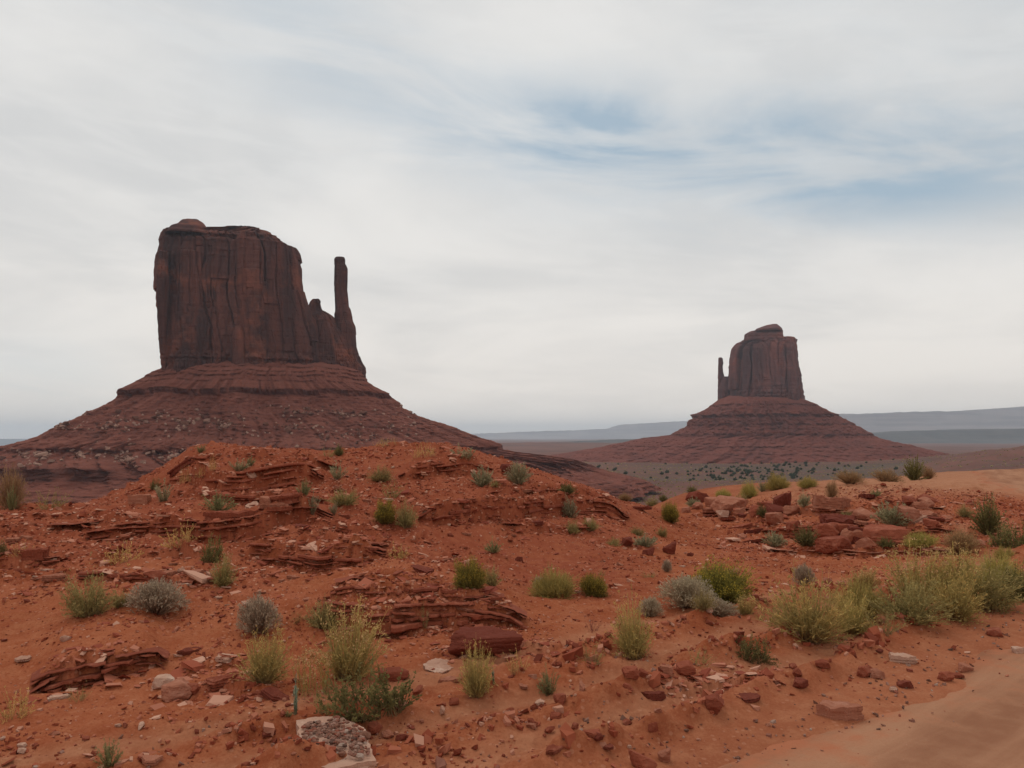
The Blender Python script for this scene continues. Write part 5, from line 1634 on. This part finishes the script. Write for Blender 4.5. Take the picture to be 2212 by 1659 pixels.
PLANTS = [
    # left slope and ridge
    ('brn', 26, 1100, 70, 84, "dark brown bush standing on the red ridge at the left edge"),
    ('spk', 24, 1104, 26, 50, "green sprig in front of the dark brown bush on the left ridge"),
    ('wsp', 112, 1102, 92, 44, "wispy yellow green weed on the crest of the left ridge"),
    ('spk', 433, 981, 30, 17, "little green tuft on the left crest of the knoll"),
    ('spk', 540, 1010, 26, 20, "small green sprig among pale grass on the upper knoll"),
    ('psp', 516, 1026, 54, 24, "pale green low sage below the small green sprig on the knoll"),
    ('grs', 400, 1044, 30, 32, "tan grass on the left side of the knoll by the dark tilted slab"),
    ('grs', 440, 1036, 36, 24, "lower tan grass right of the dark tilted slab"),
    ('grs', 460, 1024, 18, 30, "tall tan grass stalks above the lower tan grass of the knoll"),
    ('lef', 335, 1058, 26, 20, "small dark green tuft at the left foot of the knoll"),
    ('psp', 353, 1086, 50, 42, "pale green upright sage at the left foot of the knoll"),
    ('spk', 472, 1104, 88, 38, "low green bush with one tall sprig above the thick blocky ledge"),
    ('dry', 262, 1218, 84, 52, "sparse yellowish weed under the low jointed ledge"),
    ('dry', 388, 1206, 92, 56, "sparse golden weed under the thick blocky ledge"),
    ('lef', 456, 1216, 46, 50, "dark green upper half of the upright bushes on the left slope"),
    ('olv', 482, 1272, 62, 66, "olive lower half of the upright bushes on the left slope"),
    ('lef', 4, 1212, 22, 30, "green shrub cut by the left edge of the picture"),
    ('dry', 46, 1226, 60, 34, "small golden weed in front of the rounded ledge at far left"),
    ('olv', 192, 1338, 104, 86, "rounded olive bush left of the white flowered one"),
    ('gry', 337, 1336, 132, 62, "white flowered rounded bush on the left slope"),
    ('olv', 262, 1315, 40, 34, "small olive sprout between the olive and white flowered bushes"),
    ('gry', 562, 1380, 92, 74, "grey twiggy bush with dark base left of the green dome"),
    ('olv', 697, 1362, 100, 54, "smooth green dome behind the tall flowering bush"),
    ('wsp', 640, 1352, 44, 30, "thin weed left of the smooth green dome"),
    # front
    ('tan', 752, 1474, 142, 138, "tall flowering bush with tan heads in front of the outcrop"),
    ('stk', 682, 1502, 104, 92, "golden stalks with flower heads left of the tall flowering bush"),
    ('rab', 570, 1482, 114, 98, "yellow olive rounded bush left of the golden stalks"),
    ('lef', 795, 1582, 216, 80, "wide low leafy bush behind the white edged slab"),
    ('wsp', 705, 1545, 90, 60, "thin olive weed between the golden stalks and the leafy bush"),
    ('blu', 638, 1546, 16, 74, "upright blue green sprig left of the leafy bush"),
    ('spk', 622, 1556, 30, 14, "small green sprig creeping on the sand by the blue green one"),
    ('rab', 1027, 1514, 80, 98, "small flowering bush on a bare stem before the maroon boulder"),
    ('blu', 1067, 1486, 11, 36, "tiny blue green sprig right of the small flowering bush"),
    ('spk', 1186, 1506, 72, 46, "spiky green plant behind the triangular red rock"),
    ('wsp', 917, 1366, 38, 50, "sparse weed growing on the flaky outcrop"),
    ('dry', 1118, 1463, 56, 54, "thin tan weed in front of the maroon boulder's right end"),
    ('twg', 1280, 1368, 64, 46, "dead reddish twigs on the bare sand at centre"),
    ('wsp', 1278, 1438, 64, 56, "wispy weed below the dead reddish twigs"),
    ('rab', 1370, 1429, 114, 104, "rounded flowering bush standing alone at centre right"),
    ('dry', 35, 1556, 100, 66, "yellow brown weed at the lower left corner"),
    ('wsp', 168, 1520, 54, 38, "small weed at the left end of the tilted ledge"),
    ('spk', 236, 1664, 58, 56, "green sprigs rising at the bottom edge on the left"),
    # wash
    ('snk', 1018, 1273, 74, 52, "dense yellow topped bush on the sand at centre"),
    ('olv', 1062, 1266, 48, 42, "darker bush joined to the dense yellow topped one"),
    ('yel', 1196, 1290, 104, 52, "soft bright yellow green bush in the wash"),
    ('snk', 1283, 1290, 62, 40, "small golden dome right of the soft yellow green bush"),
    ('gry', 1166, 1272, 30, 22, "grey tuft behind the soft yellow green bush"),
    ('snk', 830, 1134, 52, 40, "bright green half of the bush pair on the knoll face"),
    ('olv', 876, 1147, 58, 54, "dark olive half of the bush pair on the knoll face"),
    ('olv', 822, 1048, 74, 32, "olive low bush high on the knoll face"),
    ('wsp', 846, 1078, 62, 36, "thin olive weed below the olive low bush of the knoll"),
    ('psp', 728, 1042, 46, 36, "pale sprig on the upper left of the knoll face"),
    ('spk', 655, 1079, 40, 34, "green shrub at the ledge above the leaning slab"),
    ('psp', 675, 1120, 38, 48, "pale sage right of the leaning slab"),
    ('olv', 742, 1096, 70, 34, "wispy olive bush in front of the pinkish tilted slab"),
    ('psp', 720, 1115, 32, 26, "small pale sprig below the wispy olive bush"),
    ('drk', 732, 988, 28, 23, "dark little bush on the crest of the knoll"),
    ('wsp', 708, 988, 40, 24, "pale weed left of the dark little crest bush"),
    ('grs', 836, 965, 66, 20, "golden grass on the top of the knoll"),
    ('grs', 915, 990, 60, 26, "golden grass just right of the knoll's top"),
    ('psp', 1003, 1007, 66, 34, "pale green sage on the right crest of the knoll"),
    ('sag', 1040, 1053, 66, 40, "silvery sage bush on the right face of the knoll"),
    ('olv', 1070, 1060, 28, 16, "little green tuft beside the silvery sage bush"),
    ('sag', 1120, 1050, 58, 44, "sage bush with grey sprigs right of the dark block"),
    ('drk', 1225, 1066, 48, 22, "dark low bush on the right skyline of the knoll"),
    ('sag', 1233, 1119, 42, 42, "grey green bush above the right shoulder ledge"),
    ('olv', 1235, 1157, 42, 28, "olive tuft below the right shoulder ledge"),
    ('olv', 1276, 1153, 36, 26, "olive tuft at the end of the right shoulder ledge"),
    ('spk', 1066, 1197, 52, 27, "bright green split bush on the sandy slope"),
    ('dry', 858, 1208, 68, 32, "dry golden weed at the edge of the dark shaly ledge"),
    ('snk', 1448, 1131, 42, 36, "bright green bush at the mouth of the wash"),
    ('sag', 1396, 1184, 58, 24, "flat grey green tuft under the knoll's right nose"),
    ('olv', 1326, 1180, 40, 20, "flat olive tuft left of the dark stone row"),
    ('olv', 1375, 1158, 34, 18, "olive tuft on the slope of the knoll's right nose"),
    ('olv', 1430, 1160, 30, 22, "faded tuft at the right foot of the knoll"),
    ('gry', 1440, 1237, 24, 24, "small round grey tuft alone in the wash"),
    ('wsp', 1402, 1249, 44, 18, "thin low weed left of the small round grey tuft"),
    ('wsp', 1300, 1246, 34, 14, "thin low weed behind the small golden dome"),
    ('snk', 1552, 1302, 150, 70, "large yellow green mound behind the grey mat bush"),
    ('gry', 1486, 1322, 136, 60, "pale grey mat bush in front of the yellow green mound"),
    ('gry', 1548, 1334, 80, 34, "second grey mat at the right foot of the mound"),
    ('gry', 1405, 1334, 52, 38, "small grey green bush left of the pale grey mat"),
    ('tan', 1610, 1329, 46, 36, "little yellow flowered plant right of the grey mats"),
    ('olv', 1520, 1326, 60, 40, "olive tuft growing through the pale grey mat"),
    # right cluster beside the road
    ('rab', 1748, 1398, 190, 116, "large arching flowering bush beside the road"),
    ('wsp', 1668, 1350, 96, 64, "wispy weed left of the large arching bush"),
    ('tan', 1990, 1322, 190, 108, "tall golden topped bush at the back of the roadside cluster"),
    ('olv', 1962, 1354, 200, 84, "broad olive bush at the front of the roadside cluster"),
    ('yel', 1858, 1338, 100, 66, "thin yellowish bush left of the broad olive bush"),
    ('tan', 1872, 1278, 66, 42, "small golden bush behind the thin yellowish one"),
    ('olv', 2112, 1320, 170, 92, "grey green bush right of the golden topped bush"),
    ('drk', 2198, 1300, 76, 72, "darker green bush at the right edge of the picture"),
    ('rab', 1842, 1376, 124, 82, "flowering bush between the large arching bush and the broad olive one"),
    ('wsp', 1906, 1374, 116, 60, "low wispy weed along the road before the broad olive bush"),
    ('rab', 2062, 1348, 140, 88, "flowering bush right of the broad olive bush on the road's edge"),
    ('tan', 2070, 1296, 130, 84, "golden headed bush behind the flowering bushes at right"),
    ('wsp', 2146, 1330, 120, 60, "wispy low weed below the grey green bush at right"),
    ('wsp', 1796, 1396, 96, 46, "thin low weed at the right foot of the large arching bush"),
    ('yel', 2160, 1286, 110, 70, "yellow green bush behind the darker bush at the right edge"),
    ('wsp', 1720, 1380, 110, 60, "straggling stems at the front of the large arching bush"),
    ('rab', 2157, 1244, 86, 42, "low flowering bush behind the roadside cluster at right"),
    ('gry', 1738, 1266, 50, 44, "grey dry tuft behind the large arching bush"),
    ('lef', 1622, 1432, 90, 42, "low dark olive bush in the ditch by the road"),
    ('wsp', 1512, 1440, 66, 36, "sparse weed left of the low dark olive bush"),
    # bank below the far road
    ('drk', 1741, 1194, 58, 38, "round dark green bush at the foot of the bank"),
    ('sag', 1672, 1186, 58, 28, "pale sage at the foot of the bank left of the round bush"),
    ('drk', 1648, 1120, 32, 26, "dark shrub among boulders on the bank's left part"),
    ('sag', 1738, 1098, 32, 28, "pale grey sage at the top of the bank's middle"),
    ('olv', 1826, 1119, 44, 16, "low olive tuft under the long pale slab"),
    ('sag', 1926, 1147, 76, 44, "broad grey green sage in the right half of the bank"),
    ('spk', 1893, 1080, 36, 14, "tiny bright tuft on the sand above the bank"),
    ('drk', 2136, 1158, 82, 74, "tall dark green bush near the right edge below the far road"),
    ('lef', 2184, 1184, 90, 46, "dark olive bush right of the tall dark green one"),
    ('brn', 2077, 1200, 92, 52, "brown dry bush at the right foot of the bank"),
    ('yel', 1990, 1193, 76, 26, "yellowish low tuft left of the brown dry bush"),
    ('drk', 1913, 1190, 40, 22, "small dark tuft under the wide red boulder"),
    ('yel', 2170, 1212, 60, 24, "yellowish grass tuft right of the brown dry bush"),
    ('olv', 2085, 1120, 44, 26, "olive tuft on the sand right of the bank"),
    # rim of the far road
    ('yel', 1680, 1058, 52, 30, "tan yellow bush on the rim where the bank begins"),
    ('sag', 1647, 1062, 28, 20, "grey tuft left of the tan yellow rim bush"),
    ('yel', 1745, 1056, 50, 20, "low tan tuft right of the tan yellow rim bush"),
    ('brn', 1795, 1080, 34, 38, "upright dead brown bush at the top of the bank"),
    ('brn', 1835, 1049, 60, 28, "tan brown rounded bush on the rim of the far road"),
    ('brn', 1914, 1040, 70, 27, "wide dark brown bush on the rim left of the juniper"),
    ('drk', 1974, 1038, 52, 46, "dark green juniper bush on the rim of the far road"),
    ('brn', 2006, 1035, 32, 27, "brown bush right of the juniper bush"),
    ('yel', 1618, 1076, 50, 30, "yellowish tuft on the left end of the rim"),
    ('olv', 1600, 1092, 40, 24, "olive tuft below the left end of the rim"),
    ('yel', 1562, 1078, 44, 18, "pale tuft where the rim meets the wash"),
    ('olv', 1687, 1090, 34, 16, "flat olive tuft behind the pinkish boulders"),
    ('sag', 1498, 1095, 44, 18, "grey tuft above the low stone row"),
    ('drk', 1432, 1069, 30, 15, "dark tuft on the brow at the end of the wash, left one"),
    ('drk', 1495, 1067, 26, 16, "dark tuft on the brow at the end of the wash, right one"),
    ('olv', 1408, 1082, 36, 16, "olive tuft just behind the knoll's flat nose slab"),
    ('brn', 1350, 1072, 34, 16, "brown tuft behind the knoll's right shoulder"),
]
for a in PLANTS:
    put_plant(*a)

# ------------------------------------------------------------------ junipers and scrub of the valley floor
M_JUN = PM("juniper_leaf", (0.06, 0.05, 0.03), (0.042, 0.052, 0.028), (0.060, 0.070, 0.038))
JUN = [Plant(60 + i).bush(n=150, h=.8, nl=12, ll=.16, lw=.05, l0=.15, lump=.6, w=.012, tmax=1, lo=.5).build('', {'foliage': M_JUN})['foliage'] for i in range(3)]
r_ = np.random.default_rng(5)
for k in range(230):
    px = r_.normal(1640, 90) if k % 3 else r_.uniform(1280, 1960)
    py = r_.normal(1022, 7) if k % 3 else r_.uniform(1006, 1036)
    if not (1180 < px < 2000 and 1003 < py < 1040):
        continue
    z_ = -56
    d_ = FPX * (CAMZ - z_) / (py - 945)
    x_ = (px - CX) / FPX * d_
    o = link("juniper_tree", JUN[k % 3])
    o.location = (x_, d_, float(valley_height(np.array(x_), np.array(d_))) - .2)
    s = r_.uniform(2.4, 6.5)
    o.scale = (s * 1.1, s * 1.1, s)
    tag(o, "dark juniper dotting the valley floor below the small butte", "tree", "junipers on the valley floor")
d, f = ico(1)
m_ = 9000
rr = np.exp(r_.uniform(math.log(520), math.log(2000), m_))
aa = r_.uniform(R(-2), R(36), m_)
x, y = rr * np.sin(aa), rr * np.cos(aa)
z = valley_height(x, y)
s = r_.uniform(.35, 1.1, m_)
V = (d[None] * (s[:, None, None] * (1 + r_.uniform(-.3, .3, (m_, len(d), 1))) * np.array([1.2, 1.2, .8])) + np.stack([x, y, z + .2 * s], 1)[:, None]).reshape(-1, 3)
F = (f[None] + len(d) * np.arange(m_)[:, None, None]).reshape(-1, 3)
tag(link("valley_scrub", make_mesh("valley_scrub", V, F, M_OLV, attrs={'tip': np.repeat(r_.uniform(.2, .9, m_), len(d)), 'tint': np.repeat(r_.uniform(0, 1, m_), len(d))})), kind='stuff')

# ------------------------------------------------------------------ haze: even pale air round everything
HAZE_DENSITY = 0.000054
H = 35500.0
zlo, zhi = float(GZ.min()) - 60.0, 520.0
c = np.array([(a * H, b * H, q) for a in (-1, 1) for b in (-1, 1) for q in (zlo, zhi)])
f = np.array([(0, 1, 3, 2), (4, 6, 7, 5), (0, 4, 5, 1), (2, 3, 7, 6), (0, 2, 6, 4), (1, 5, 7, 3)])
mt, t = new_mat("hazy_air")
pv = t.n('ShaderNodeVolumePrincipled')
pv.inputs['Color'].default_value = (0.75, 0.88, 1.0, 1)
pv.inputs['Density'].default_value = HAZE_DENSITY
pv.inputs['Anisotropy'].default_value = 0.35
ou = t.n('ShaderNodeOutputMaterial')
t.t.links.new(pv.outputs[0], ou.inputs['Volume'])
tag(link("haze", make_mesh("haze", c, f, mt)), kind='stuff')
